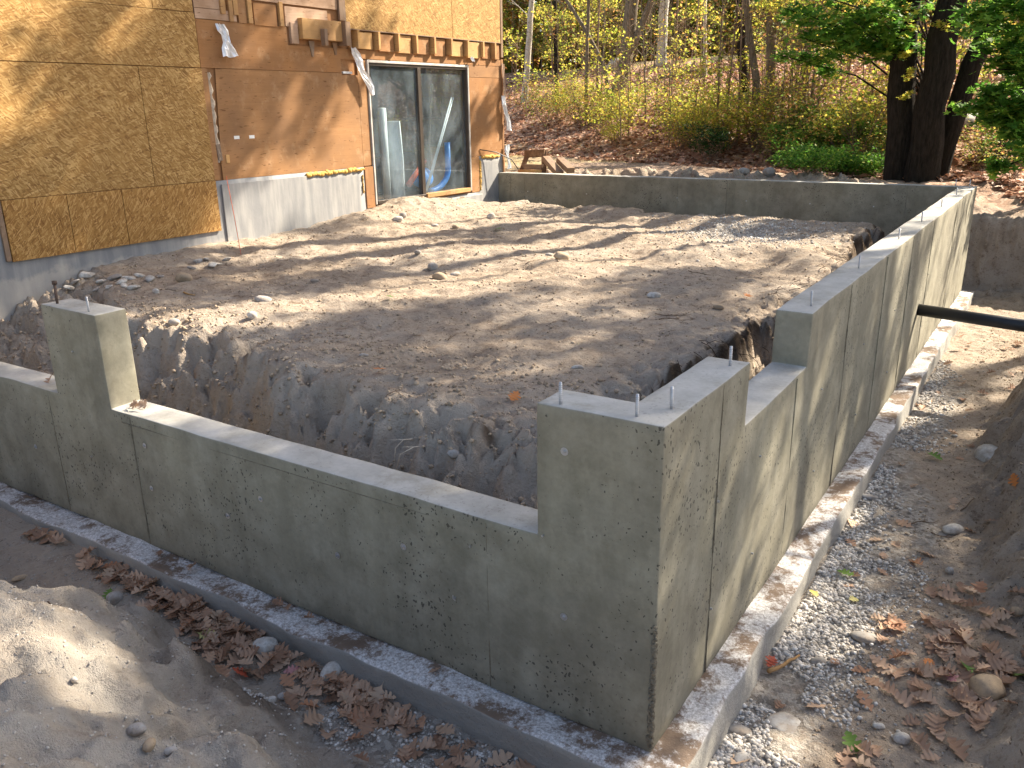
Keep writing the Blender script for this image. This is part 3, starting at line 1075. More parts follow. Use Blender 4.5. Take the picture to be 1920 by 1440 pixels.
obj('foundation_wall', cells('foundation_wall', [XF - 0.02, XF], [-3, 6.95, 9.93, 10.68], [-0.3, 1.17, 1.785], occ_of, 0.15, 0.002), M['oldfound'], house)
# step joint in the old foundation
box('foundation_wall', XF + 0.001, XF + 0.02, 4.33, 5.77, 0.3, 1.74, M['oldfound'], house, 0.004)
box('foundation_wall', XF - 0.005, XF + 0.07, 7.95, 9.93, 0.6, 1.14, M['sillc'] if 'sillc' in M else M['oldfound'], house, 0.01)

g = 0.003
# lower strip of upright strand board pieces
for a, b in ((1.655, 2.325), (2.325, 2.962), (2.962, 4.243)):
    box('strand_board_panel', XF + 0.012, XF + 0.034, a + g, b - g, 1.18, 1.79, M['osbv'], house, 0.002)
for a, b in ((-2.9, 0.96), (0.96, 3.40), (3.40, 4.245)):
    box('strand_board_panel', XF + 0.004, XF + 0.022, a + g, b - g, 1.795, 3.095, M['osb'] if a != 0.96 else M['osb2'], house, 0.002)
for a, b, z0, z1, mm in ((-2.9, 1.2, 3.103, 4.4, 'osb2'), (1.2, 4.235, 3.103, 3.70, 'osb'), (1.2, 3.69, 3.704, 4.9, 'osb'), (3.69, 4.225, 3.707, 4.9, 'osb2'), (-2.9, 1.2, 4.41, 6.1, 'osb')):
    box('strand_board_panel', XF + 0.004, XF + 0.022, a + g, b - g, z0, z1, M[mm], house, 0.002)
box('strand_board_panel', XF + 0.004, XF + 0.022, 6.765, 9.245, 3.69, 5.0, M['osb2'], house, 0.002)
box('strand_board_panel', XF + 0.004, XF + 0.022, 9.252, 10.655, 3.69, 5.0, M['osb'], house, 0.002)
box('strand_board_panel', XF + 0.004, XF + 0.022, 1.2, 10.655, 5.01, 6.15, M['osb'], house, 0.002)
box('corner_board', XF - 0.02, XF + 0.03, 10.66, 10.725, 3.45, 6.15, M['greywood'], house)
box('corner_board', XF - 0.03, XF - 0.002, 10.70, 10.76, 1.35, 3.42, M['rough'], house)
# dark edge board left of the lower strip
box('trim_board', XF + 0.002, XF + 0.03, 1.60, 1.65, 1.19, 1.79, M['greywood'], house)
# plywood
box('plywood_panel', XF - 0.018, XF + 0.001, 4.252, 4.335, 1.79, 3.097, M['ply'], house, 0.002)
prism('plywood_panel', [(4.385, 1.79), (6.945, 1.79), (6.945, 3.075), (6.63, 3.075), (6.63, 3.097), (4.455, 3.097), (4.41, 2.4), (4.385, 2.03)], XF - 0.018, XF + 0.001, M['ply'], house)
prism('plywood_panel', [(4.252, 3.103), (6.62, 3.103), (6.62, 3.28), (6.95, 3.28), (6.95, 3.42), (5.66, 3.42), (5.66, 3.64), (4.252, 3.64)], XF - 0.018, XF + 0.002, M['ply2'], house)
box('plywood_panel', XF - 0.018, XF + 0.000, 6.95, 7.135, 1.80, 3.28, M['ply'], house, 0.002)
box('header_board', XF - 0.018, XF + 0.000, 6.955, 10.68, 3.30, 3.425, M['ply2'], house, 0.002)
prism('plywood_panel', [(9.70, 1.79), (10.68, 1.79), (10.68, 3.10), (9.70, 3.10)], XF - 0.018, XF + 0.001, M['ply2'], house)
box('plywood_panel', XF - 0.018, XF + 0.001, 9.70, 10.68, 3.105, 3.295, M['ply'], house, 0.002)
# remnants above
z0, z1 = 3.647, 3.905
box('sheathing_scrap', XF - 0.018, XF + 0.006, 4.252, 4.86, z0, 3.76, M['plyp'], house, 0.002)
box('sheathing_scrap', XF - 0.018, XF + 0.006, 4.252, 4.62, 3.765, z1, M['plyp'], house, 0.002)
box('sheathing_scrap', XF - 0.018, XF + 0.010, 4.89, 5.02, z0 - 0.01, z1, M['ply'], house, 0.002)
box('sheathing_scrap', XF - 0.018, XF + 0.014, 5.13, 5.50, z0 - 0.02, z1 - 0.02, M['ply2'], house, 0.002)
box('sheathing_scrap', XF - 0.018, XF + 0.008, 5.65, 6.42, z0, z1 - 0.015, M['plyp'], house, 0.002)
for a, b, zz in ((4.62, 4.69, 3.72), (4.81, 4.88, 3.72), (5.03, 5.10, 3.64), (5.545, 5.61, 3.64), (4.74, 4.80, 3.64)):
    box('nailing_strip_and_shadow', XF - 0.018, XF + 0.030, a, b, zz, 3.93, M['lumber'], house)
box('siding_board', XF - 0.018, XF + 0.012, 4.252, 6.62, 3.915, 4.35, M['plyp'], house, 0.003)
box('siding_board', XF - 0.018, XF + 0.012, 4.252, 6.62, 4.36, 4.95, M['ply2'], house, 0.003)
box('corner_board', XF + 0.0, XF + 0.04, 6.63, 6.755, 3.78, 5.0, M['greywood'], house)
# thick board hanging over the slot, with its brackets
box('ledger_board', XF - 0.018, XF + 0.09, 5.86, 6.60, 3.505, 3.76, M['lumber'], house, 0.004)
box('bracket', XF - 0.018, XF + 0.16, 6.60, 6.70, 3.45, 3.76, M['greywood'], house, 0.004)
box('bracket', XF + 0.09, XF + 0.17, 6.18, 6.24, 3.43, 3.64, M['greywood'], house, 0.004)
box('bracket', XF - 0.018, XF + 0.03, 5.71, 5.84, 3.44, 3.70, M['plyp'], house, 0.004)
for yy, dz in ((6.08, 0.20), (6.52, 0.16)):  # cast shadow spikes below the board, shaped as thin tapered grey slivers
    prism('nailing_strip_and_shadow', [(yy - 0.05, 3.49), (yy + 0.05, 3.49), (yy + 0.02, 3.49 - dz), (yy - 0.01, 3.49 - dz)], XF + 0.003, XF + 0.016, M['greywood'], house)
# row of cut joist ends over the door
cuts = [6.74, 6.92, 7.36, 7.80, 8.25, 8.68, 9.12, 9.57, 10.03, 10.40, 10.66]
for i in range(len(cuts) - 1):
    a, b = cuts[i], cuts[i + 1]
    if i:
        box('joist_end', XF - 0.018, XF + R.uniform(0.085, 0.11), a - 0.025, a + 0.02, 3.435 + R.uniform(-.02, .01), 3.675, M['lumber'], house, 0.003)
    dx = R.uniform(0.02, 0.05)
    box('infill_block', XF - 0.018, XF + dx, a + 0.055, b - R.uniform(0.06, 0.10), 3.42 + R.uniform(-.02, .02), 3.66 + R.uniform(-.015, .01), R.choice([M['ply2'], M['lumber'], M['ply']]), house, 0.003)
box('nailing_strip_and_shadow', XF - 0.018, XF + 0.06, 6.76, 10.68, 3.676, 3.688, M['greywood'], house, 0.001)

# nail heads on the plywood
for k in range(0):
    pass
# torn strip of insulation in the slot
mu = Multi()
pts_, V, F = 26, [], []
for i in range(pts_):
    z = 3.05 - 1.05 * i / (pts_ - 1)
    wl = 0.05 + 0.022 * math.sin(i * 1.7) + R.uniform(-0.012, 0.012) - 0.02 * (i < 3)
    V += [(XF - 0.015, 4.335, z), (XF + 0.012 + R.uniform(-.004, .006), 4.338 + wl * 0.5, z), (XF - 0.006, 4.337 + wl, z + R.uniform(-.01, .01))]
for i in range(pts_ - 1):
    for k in range(2):
        F.append((i * 3 + k, i * 3 + k + 1, i * 3 + k + 4, i * 3 + k + 3))
obj('torn_insulation', mesh('torn_insulation', V, F, False), M['insul'], house)
box('outlet_box', XF - 0.018, XF + 0.012, 4.335, 4.40, 2.02, 2.22, M['greywood'], house, 0.004, 0.1)
box('outlet_box', XF - 0.02, XF + 0.012, 4.455, 4.51, 1.99, 2.09, M['lumber'], house, 0.004)
box('outlet_box', XF - 0.12, XF + 0.004, 6.65, 6.84, 3.09, 3.12, M['foil'], house, 0.002)


def lump_strip(name, y0, y1, z, r, mat, n=16, vert=False):
    mu = Multi()
    n = int(abs((y1 - y0)) / (r * 0.9)) + 2
    pos, mm = [], []
    for i in range(n):
        c = y0 + (y1 - y0) * i / (n - 1)
        s = [r * R.uniform(.5, .9), r * R.uniform(.9, 1.6), r * R.uniform(.5, 1.1)]
        pos.append((XF + R.uniform(0, .014), c, z + R.uniform(-.3, .3) * r) if not vert else (XF + R.uniform(0, .014), z + R.uniform(-.3, .3) * r, c))
        mm.append(np.diag(s if not vert else [s[0], s[2], s[1]]))
    V3, F3 = ico(2)
    return obj(name, scatter(name, V3, F3, pos, np.array(mm), True), mat, house)


lump_strip('spray_foam', 5.80, 6.90, 1.755, 0.035, M['foam'])
lump_strip('spray_foam', 10.02, 10.55, 1.765, 0.035, M['foam'])
lump_strip('spray_foam', 1.22, 1.70, 9.95, 0.022, M['foam'], vert=True)
lump_strip('spray_foam', 1.42, 1.66, 6.90, 0.014, M['foam'], vert=True)


# crumpled flashing
def crumple(name, poly, x0, mat, seed, depth=0.035, parent=house):
    """strip: list of (y_left, y_right, z) rows from top to bottom"""
    rg = random.Random(seed)
    V, F = [], []
    m = 7
    for i, (a, b, z) in enumerate(poly):
        for k in range(m):
            t = k / (m - 1)
            d = depth * abs(math.sin(t * 5.2 + i * 0.8 + seed)) + rg.uniform(0, depth * 0.5)
            V.append((x0 + d + 0.012 * i / len(poly) * 3, a + (b - a) * t, z + rg.uniform(-.012, .012)))
    for i in range(len(poly) - 1):
        for k in range(m - 1):
            q = (i * m + k, i * m + k + 1, (i + 1) * m + k + 1, (i + 1) * m + k)
            F += [q[:3], (q[0], q[2], q[3])]
    o = obj(name, mesh(name, V, F), mat, parent)
    s = o.modifiers.new('solid', 'SOLIDIFY')
    s.thickness = 0.003
    return o


crumple('flashing', [(4.50, 4.60, 3.60), (4.50, 4.66, 3.53), (4.53, 4.66, 3.47), (4.55, 4.66, 3.40), (4.53, 4.71, 3.32), (4.52, 4.76, 3.235)], XF + 0.03, M['foil'], 3)
crumple('flashing', [(6.78, 6.88, 3.44), (6.80, 6.95, 3.36), (6.86, 7.0, 3.26), (6.88, 7.03, 3.14), (6.94, 7.13, 3.04), (7.04, 7.18, 2.92), (7.12, 7.18, 2.80)], XF + 0.03, M['foil'], 8)
crumple('flashing', [(9.66, 9.76, 3.42), (9.68, 9.78, 3.35)], XF + 0.03, M['foil'], 4)
crumple('flashing', [(10.62, 10.70, 2.80), (10.62, 10.74, 2.65), (10.66, 10.80, 2.50), (10.70, 10.86, 2.36), (10.74, 10.86, 2.2)], XF + 0.01, M['foil'], 6, 0.05)
crumple('house_wrap', [(10.66, 10.74, 3.35), (10.69, 10.78, 3.0), (10.67, 10.76, 2.8)], XF + 0.01, M['plyp'], 16, 0.02)
crumple('house_wrap', [(10.74, 10.84, 1.95), (10.70, 10.82, 1.86), (10.70, 10.80, 1.74), (10.74, 10.86, 1.62), (10.72, 10.84, 1.52)], XF + 0.01, M['whitep'], 12, 0.05)
# old paint marks
for yy in (4.62, 4.86):
    box('paint_mark', XF + 0.0012, XF + 0.0022, yy, yy + 0.085, 2.27, 2.31, M['whitep'], house, 0)

# sliding door
door = empty('sliding_door')
door.parent = house
y0, y1, zb, ztp = 7.15, 9.67, 1.215, 3.29
ym = 8.36
for a, b, c, d in ((y0, y0 + .03, zb, ztp), (y1 - .03, y1, zb, ztp), (y0 + .03, y1 - .03, ztp - .035, ztp)):
    box('frame', XF - 0.06, XF + 0.022, a, b, c, d, M['whframe'], door)
box('frame', XF - 0.08, XF + 0.006, y0 + .031, y0 + .06, zb, ztp - .036, M['dkframe'], door)
box('frame', XF - 0.08, XF + 0.006, y1 - .06, y1 - .031, zb, ztp - .036, M['dkframe'], door)
box('frame', XF - 0.08, XF + 0.004, y0 + .061, y1 - .061, ztp - .075, ztp - .036, M['dkframe'], door)
box('frame', XF - 0.08, XF + 0.004, ym - .045, ym + .035, zb + .05, ztp - .076, M['dkframe'], door)
box('frame', XF - 0.08, XF + 0.012, y0 + .061, ym + 0.03, zb + 0.001, zb + .049, M['dkframe'], door)
box('sill', XF - 0.08, XF + 0.04, ym + 0.035, y1 - .061, zb - 0.01, zb + .055, M['lumber'], door)
box('pane', XF - 0.036, XF - 0.030, y0 + .061, ym - .046, zb + .05, ztp - .076, M['glass'], door, 0)
box('pane', XF - 0.050, XF - 0.044, ym + .036, y1 - .061, zb + .056, ztp - .076, M['glass'], door, 0)
box('door_post', XF - 0.018, XF + 0.012, 6.955, 7.145, 1.175, 1.785, M['rough'], house)
box('door_post', XF - 0.018, XF + 0.008, 9.685, 9.925, 1.175, 1.785, M['ply'], house)

# things inside the room
def inside(label, cat, name, o):
    return setp(o, label, cat)


tb = tube('cardboard_tube', [(-8.12, 7.78, 1.21), (-8.02, 7.66, 2.62)], 0.062, M['whitep'], seg=16)
setp(tb, 'pale cardboard tube standing behind the left door pane', 'tube')
rl = tube('plastic_roll', [(-8.2, 8.08, 1.21), (-8.2, 8.06, 1.8), (-8.2, 8.05, 2.42)], [0.15, 0.17, 0.15], M['whitep'], seg=20)
setp(rl, 'fat grey plastic roll standing behind the door mullion', 'roll')
setp(tube('pole', [(-8.6, 7.95, 1.21), (-8.6, 7.92, 2.95)], 0.012, M['greywood']), 'thin wooden pole upright behind the left pane', 'pole')
for k, (dy, lb) in enumerate(((0, 'first'), (0.055, 'second'))):
    setp(tube('plastic_pipe', [(-7.93, 8.52 + dy * .6, 1.29), (-7.96, 9.37 + dy, 2.78)], 0.012, M['whitep']), 'thin white pipe leaning behind the right pane, %s' % ('left of the pair' if k == 0 else 'right of the pair'), 'pipe')
setp(tube('wooden_stick', [(-8.2, 8.9, 1.25), (-8.4, 9.4, 3.0)], 0.022, M['greywood']), 'grey wooden stick leaning behind the white pipes', 'stick')
pth = [(-7.99, 8.72 + 0.52 * math.sin(t), 1.62 - 0.34 * math.cos(t)) for t in np.linspace(0.0, 1.5, 12)] + [(-7.99, 9.24, 2.05)]
setp(tube('blue_hose', pth, 0.05, M['blue'], seg=12), 'curved blue hose behind the right door pane', 'hose')
setp(obj('blue_bucket', stone_mesh('blue_bucket', (0.34, 0.42, 0.34), 3, 0.1), M['blue'], None, (-8.1, 8.66, 1.5)), 'blue plastic bag slumped behind the right pane', 'bag')
setp(tube('red_tube', [(-8.02, 8.2, 1.42), (-8.1, 8.75, 1.78)], [0.05, 0.035], M['redp'], seg=10), 'red plastic tube lying across the blue bag indoors', 'tube')
setp(obj('white_bag', stone_mesh('white_bag', (0.3, 0.34, 0.26), 9, 0.2), M['st_grey'], None, (-8.9, 8.75, 2.55)), 'crumpled pale bag on the shelf behind the right pane', 'bag')
shf = empty('shelf', (-9.0, 9.0, 1.2))
setp(shf, 'dark shelf unit at the back behind the door', 'shelf')
for zz in (0.0, 0.6, 1.2):
    box('shelf_board', -0.25, 0.2, -1.0, 1.2, zz + .02, zz + .05, M['greywood'], shf)
for yy in (-0.98, 1.15):
    box('upright', -0.25, 0.2, yy, yy + .04, 0, 1.6, M['greywood'], shf)
setp(box('cardboard_box', -8.6, -8.25, 9.1, 9.5, 1.205, 1.98, M['ply'], None), 'tall brown box behind the right end of the door', 'box')

# red string line
a, b = on(424, 330, 0, XF + 0.02), at(452, 478)
setp(tube('red_string', [a, (a + b) / 2 + Vector((0.01, 0, -0.01)), b], 0.004, M['string'], seg=5), 'taut red string line running down the grey foundation to the soil', 'string')
setp(tube('black_cable', [(XF + 0.01, 9.95, 1.90), (XF + .12, 10.3, 1.84), (XF + .25, 10.6, 1.70), (XF + .3, 10.75, 1.52)], 0.009, M['black'], seg=6), 'black cable drooping from the house corner over the far wall', 'cable')

# ------------------------------------------------------------------ black drain pipe
pm = Multi()
P0, P1 = Vector((-0.1, 6.43, 0.605)), Vector((1.7, 6.20, 0.555))
pipe = empty('drain_pipe', (0, 6.43, 0.6))
setp(pipe, 'black plastic drain pipe running from the right wall into the dirt bank', 'pipe')
o = tube('pipe', [P0 - pipe.location, P1 - pipe.location], 0.058, M['black'], pipe, 24)

# ------------------------------------------------------------------ lumber heap behind the far wall
def plank(name, p0, p1, w_, t_, mat, parent=None, roll=0.0):
    p0, p1 = Vector(p0), Vector(p1)
    d = (p1 - p0)
    L = d.length
    V = [(a * L / 2, b * w_ / 2, c * t_ / 2) for a in (-1, 1) for b in (-1, 1) for c in (-1, 1)]
    F = [(0, 1, 3, 2), (4, 6, 7, 5), (0, 4, 5, 1), (2, 3, 7, 6), (0, 2, 6, 4), (1, 5, 7, 3)]
    me = mesh(name, V, F)
    q = d.to_track_quat('X', 'Z').to_matrix().to_4x4() @ Matrix.Rotation(roll, 4, 'X')
    me.transform(q)
    o = obj(name, me, mat, parent, (p0 + p1) / 2)
    bevel(o, 0.004, 1)
    return o


pal = empty('pallet', (-7.3, 11.1, 1.4))
setp(pal, 'dark nailed pallet of rails and rungs leaning by the house corner', 'pallet')
plank('rail', (-0.42, 0.0, -0.05), (-0.36, 0.25, 0.42), 0.09, 0.05, M['darkwood'], pal)
plank('rail', (0.12, 0.0, -0.10), (-0.02, 0.25, 0.42), 0.10, 0.07, M['darkwood'], pal)
plank('rung', (-0.42, 0.20, 0.36), (0.02, 0.20, 0.38), 0.05, 0.14, M['darkwood'], pal)
plank('rung', (-0.38, 0.08, 0.12), (0.06, 0.08, 0.12), 0.05, 0.12, M['greywood'], pal)
setp(plank('lumber_block', (-7.2, 11.2, 1.70), (-6.78, 11.0, 1.43), 0.16, 0.09, M['greywood']), 'grey sawn plank sloping against the dark pallet', 'plank')
setp(plank('lumber_block', (-6.98, 11.35, 1.66), (-6.55, 11.0, 1.50), 0.15, 0.10, M['greywood']), 'grey sawn timber block at the right of the lumber heap', 'timber')
setp(plank('lumber_block', (-7.75, 11.2, 1.44), (-7.2, 10.95, 1.46), 0.14, 0.08, M['lumber']), 'short board lying flat against the house corner', 'board')

# ------------------------------------------------------------------ stones
STN = [
    (583 / 3 + 640 - 10, 524, 30, (1.2, .9, .75), 'st_tan', 0.1, 'rounded tan stone lying in the middle of the sandy fill'),
    (853, 517, 20, (1.2, .8, .6), 'st_grey', 0.1, 'small grey stone touching the tan stone on the fill'),
    (812, 505, 20, (1, .9, .9), 'st_grey', 0.1, 'small grey pebble up and left of the tan stone on the fill'),
    (493, 564, 34, (1.3, .9, .5), 'st_grey', 0.3, 'flat blue grey stone on the left of the sandy fill'),
    (1226, 557, 26, (1.2, .9, .6), 'st_white', 0.4, 'pale stone near the right edge of the sandy fill'),
    (1053, 486, 30, (1.2, .9, .8), 'st_tan', 0.8, 'angular tan rock half buried toward the back of the fill'),
    (1030, 480, 16, (1.2, .9, .6), 'st_grey', 0.8, 'small grey shard left of the angular tan rock'),
    (921, 409, 17, (1.2, .9, .9), 'st_white', 0.6, 'white rock close to the far wall near the house corner'),
    (746, 414, 22, (1.2, .9, .6), 'st_white', 0.4, 'white stone in front of the sliding door'),
    (815, 424, 14, (1.3, .9, .5), 'st_white', 0.4, 'thin white stone right of the stone at the door'),
    (855, 427, 16, (1.2, .9, .6), 'st_tan', 0.5, 'small tan stone in front of the right door pane'),
    (756, 408, 14, (1.0, .9, .9), 'st_grey', 0.4, 'grey stone behind the white stone at the door'),
    (345, 527, 30, (1.1, .9, .8), 'st_tan', 0.8, 'angular tan rock by the left house foundation'),
    (473, 597, 18, (1, .9, .9), 'st_white', 0.2, 'round pale pebble near the left crest of the fill'),
    (327, 609, 22, (1.2, .9, .8), 'st_grey', 0.3, 'grey stone at the left crest behind the square pier'),
    (293, 549, 13, (1, .9, .8), 'st_white', 0.4, 'small white pebble right of the concrete chips'),
    (1083, 691, 24, (1.3, .7, .5), 'st_grey', 0.3, 'narrow grey stone near the front right corner of the fill'),
    (783, 475, 14, (1.2, .9, .7), 'st_grey', 0.3, 'tiny grey stone left of the middle of the fill'),
    (590, 528, 16, (1.3, .9, .5), 'st_dark', 0.5, 'dark flat stone on the left part of the fill'),
    (1348, 580, 22, (1.3, .8, .6), 'st_tan', 0.5, 'tan stone at the crumbling right edge of the fill'),
    (682, 668, 18, (1.3, .8, .5), 'st_grey', 0.4, 'grey stone on the front crest of the fill'),
    (851, 861, 26, (1.2, .9, .8), 'st_grey', 0.7, 'grey stone stuck in the front slope of the fill'),
    (258, 1373, 34, (1.2, 1, .7), 'st_grey', 0.3, 'blue grey stone on the near bank at the bottom left'),
    (500, 1222, 50, (1.2, .9, .8), 'st_white', 0.2, 'large rounded white stone among the leaves below the front footing'),
    (622, 1269, 34, (.8, 1.2, .8), 'st_white', 0.2, 'oval white stone leaning on the front footing'),
    (216, 1127, 26, (1, .9, .9), 'st_grey', 0.2, 'speckled stone at the head of the leaf drift'),
    (508, 1316, 20, (1.2, .9, .7), 'st_white', 0.2, 'white pebble on the dark wet patch'),
    (533, 1312, 24, (1.2, .9, .6), 'st_grey', 0.3, 'pale flat stone beside the pebble on the wet patch'),
    (281, 1403, 18, (.7, 1.1, .7), 'st_tan', 0.2, 'small tan pebble below the blue grey stone'),
    (321, 1413, 22, (1, .9, .7), 'st_grey', 0.3, 'grey pebble on the near bank, nearest the bottom edge'),
    (140, 1278, 10, (1, 1, 1), 'st_white', 0.2, 'tiny white pebble on the shaded left bank'),
    (37, 1087, 24, (1.4, .8, .5), 'st_tan', 0.5, 'flat tan stone at the top of the sunlit left bank'),
    (1786, 998, 34, (1.2, .9, .6), 'st_white', 0.4, 'pale rock on the dirt of the right trench'),
    (1621, 1198, 48, (1.3, .8, .35), 'st_dark', 0.6, 'flat dark grey slab chip in the right trench'),
    (1633, 935, 40, (1.4, .8, .35), 'st_grey', 0.7, 'flat grey concrete chip beside the right footing'),
    (1852, 1305, 62, (1.2, 1, .8), 'st_tan', 0.6, 'big tan grey rock at the lower right of the trench'),
    (1534, 1243, 30, (1.2, .9, .5), 'st_dark', 0.6, 'small grey chip below the dark slab'),
    (1690, 1393, 30, (1.2, .9, .7), 'st_grey', 0.6, 'grey lump on the gravel near the bottom right'),
    (1648, 1366, 22, (1.3, .8, .6), 'st_white', 0.3, 'white oval pebble above the grey lump'),
    (1385, 1372, 46, (1.3, .9, .3), 'st_dark', 0.7, 'flat dark chip beside the right footing at the bottom'),
    (1475, 1362, 80, (1.4, .9, .22), 'st_grey', 0.5, 'broad flat splash of hardened concrete on the gravel'),
    (1395, 1425, 50, (1.3, .9, .3), 'st_grey', 0.6, 'flat splash of concrete at the very bottom beside the footing'),
    (1443, 330, 26, (1.3, .9, .8), 'st_grey', 0.8, 'grey rock on the berm behind the far wall, right of centre'),
    (1395, 326, 22, (1.3, .9, .8), 'st_grey', 0.8, 'grey rock on the berm, second from the right'),
    (1780, 1075, 14, (1, 1, 1), 'st_grey', 0.3, 'tiny grey pebble below the pale rock in the trench'),
    (1905, 1160, 20, (1, .9, .8), 'st_tan', 0.5, 'small tan rock at the right edge of the picture'),
]
for i, (px, py, wpx, dm, mt, ang, lab) in enumerate(STN):
    p = at(px, py)
    dist = (Vector(CAM) - p).length
    sz = wpx * dist / FOC
    me = stone_mesh('stone', tuple(sz * d / dm[0] for d in dm), 100 + i * 7, ang)
    o = obj('stone', me, M[mt], None, p + Vector((0, 0, sz * dm[2] / dm[0] * 0.22)), (R.uniform(-.15, .15), R.uniform(-.15, .15), R.uniform(-.5, .5) + YAW))
    setp(o, lab, 'stone')
# embedded pale rock in the right bank
p = at(1852, 860)
o = obj('stone', stone_mesh('stone', (0.26, 0.34, 0.26), 55, 0.7), M['st_white'], None, p + Vector((0.03, 0, -0.02)), (0.3, 0.2, 0.4))
setp(o, 'pale rock sticking out of the right dirt bank', 'rock')
# concrete chips by the foundation
chips = [(142, 534), (163, 520), (190, 530), (215, 524), (233, 537), (243, 525), (182, 545), (228, 532), (262, 519), (280, 525), (205, 541), (372, 492), (388, 489), (398, 500), (426, 488), (360, 505), (410, 497), (130, 541), (300, 520), (250, 543)]
for i, (px, py) in enumerate(chips):
    p = at(px, py)
    sz = R.uniform(10, 22) * (Vector(CAM) - p).length / FOC
    o = obj('concrete_chip', stone_mesh('concrete_chip', (sz * 1.3, sz, sz * 0.5), 300 + i, 0.95), M['st_white'] if i % 3 else M['st_grey'], None, p + Vector((0, 0, sz * .12)), (R.uniform(-.3, .3), R.uniform(-.3, .3), R.uniform(0, 3)))
    setp(o, '%s %s concrete chip at the foot of the house foundation' % ('tiny' if sz < .045 else 'small' if sz < .07 else 'larger', 'white' if i % 3 else 'grey'), 'concrete chip', 'white concrete chips along the house foundation')


# ------------------------------------------------------------------ gravel and soil crumbs
def pebbles(name, fn, n, s0, s1, mat, flat=0.7, lift=0.25, rng=None, smooth=False):
    rng = rng or np.random.RandomState(77)
    P = fn(rng, n)
    z = ground(P[:, 0], P[:, 1])
    s = s0 + (s1 - s0) * rng.rand(len(P)) ** 2
    pos = np.stack([P[:, 0], P[:, 1], z + s * lift], 1)
    A = rotmats(len(P), 0.6, rng)
    sc = np.zeros((len(P), 3, 3))
    sc[:, 0, 0] = s * (0.8 + 0.5 * rng.rand(len(P)))
    sc[:, 1, 1] = s * (0.6 + 0.4 * rng.rand(len(P)))
    sc[:, 2, 2] = s * flat * (0.6 + 0.4 * rng.rand(len(P)))
    V = ICO1[0] * (1 + 0.15 * np.random.RandomState(3).randn(len(ICO1[0]))[:, None])
    o = obj(name, scatter(name, V, ICO1[1], pos, A @ sc, smooth), mat)
    return setp(o, kind='stuff')


def reg_right(rng, n):
    y = 0.0 + 7.5 * rng.rand(n) ** 1.8
    x = 0.17 + np.abs(rng.randn(n)) * (0.15 + 0.12 * vn(y * 1.1, y * 0 + 2, 6) + .03 * (y < 2))
    k = (x < 0.95 + 0.3 * vn(x * 2, y * 2, 5)) & (vn(x * 3.2, y * 2.4, 8) > -0.22)
    return np.stack([x, y], 1)[k]


def reg_right2(rng, n):
    y = -0.1 + 2.6 * rng.rand(n)
    x = 0.17 + np.abs(rng.randn(n)) * 0.26
    k = (vn(x * 3.2, y * 2.4, 8) > -0.30) & (x < .72 + .5 * vn(x * 2, y * 3, 15) + .1 * rng.randn(n))
    return np.stack([x, y], 1)[k]


def reg_front(rng, n):
    x = -2.2 + 2.4 * rng.rand(n) ** 0.8
    y = -0.17 - 0.42 * rng.rand(n)
    k = vn(x * 4, y * 4, 8) + 0.5 * (x + 1.2) > -0.2
    return np.stack([x, y], 1)[k]


def reg_fill(rng, n):
    x = -2.4 + rng.randn(n) * 0.6
    y = 8.1 + rng.randn(n) * 0.6
    k = (x < -0.9)
    return np.stack([x, y], 1)[k]


setp(pebbles('gravel', reg_right, 8000, 0.006, 0.021, M['gravel']), 'grey crushed gravel along the right footing')
setp(pebbles('gravel', reg_right2, 7000, 0.006, 0.017, M['gravel'], rng=np.random.RandomState(4)), 'grey crushed gravel near the bottom right corner')
setp(pebbles('gravel', reg_front, 3600, 0.005, 0.015, M['gravel'], rng=np.random.RandomState(5)), 'grey gravel below the front footing')
setp(pebbles('gravel', reg_fill, 2200, 0.008, 0.022, M['gravel'], rng=np.random.RandomState(6)), 'pale gravel patch at the back right of the fill')


def reg_all(rng, n):
    x = -7.7 + 7.2 * rng.rand(n)
    y = 0.5 + 9.3 * rng.rand(n)
    return np.stack([x, y], 1)


def reg_bank(rng, n):
    x = -4.5 + 4.5 * rng.rand(n)
    y = -0.25 - 1.9 * rng.rand(n)
    return np.stack([x, y], 1)


def reg_rb(rng, n):
    y = 0.3 + 9 * rng.rand(n)
    x = 0.5 + 0.9 * rng.rand(n)
    return np.stack([x, y], 1)


def reg_slope(rng, n):
    x = -7.5 + 7.0 * rng.rand(n)
    y = 0.3 + 1.6 * rng.rand(n)
    return np.stack([x, y], 1)


crumb = m_plain('soil_crumb', (0.44, 0.345, 0.25), 0.95, 0, 0.5, 3, 0.5, 0.1)
setp(pebbles('soil_crumbs', reg_all, 5000, 0.004, 0.020, crumb, rng=np.random.RandomState(8), smooth=True), 'loose crumbs of sandy soil on the fill')
setp(pebbles('soil_crumbs', reg_bank, 6500, 0.002, 0.009, m_plain('pale_soil_crumb', (0.50, 0.46, 0.41), 0.95, 0, 0.4, 3, 0.5, 0.1), rng=np.random.RandomState(9), smooth=True), 'loose crumbs of sandy soil on the front bank')
setp(pebbles('soil_crumbs', reg_rb, 3000, 0.003, 0.014, crumb, rng=np.random.RandomState(10), smooth=True), 'loose crumbs of soil in the right trench')
setp(pebbles('soil_crumbs', reg_slope, 4500, 0.004, 0.022, crumb, rng=np.random.RandomState(12), smooth=True), 'loose crumbs of soil on the front slope of the fill')


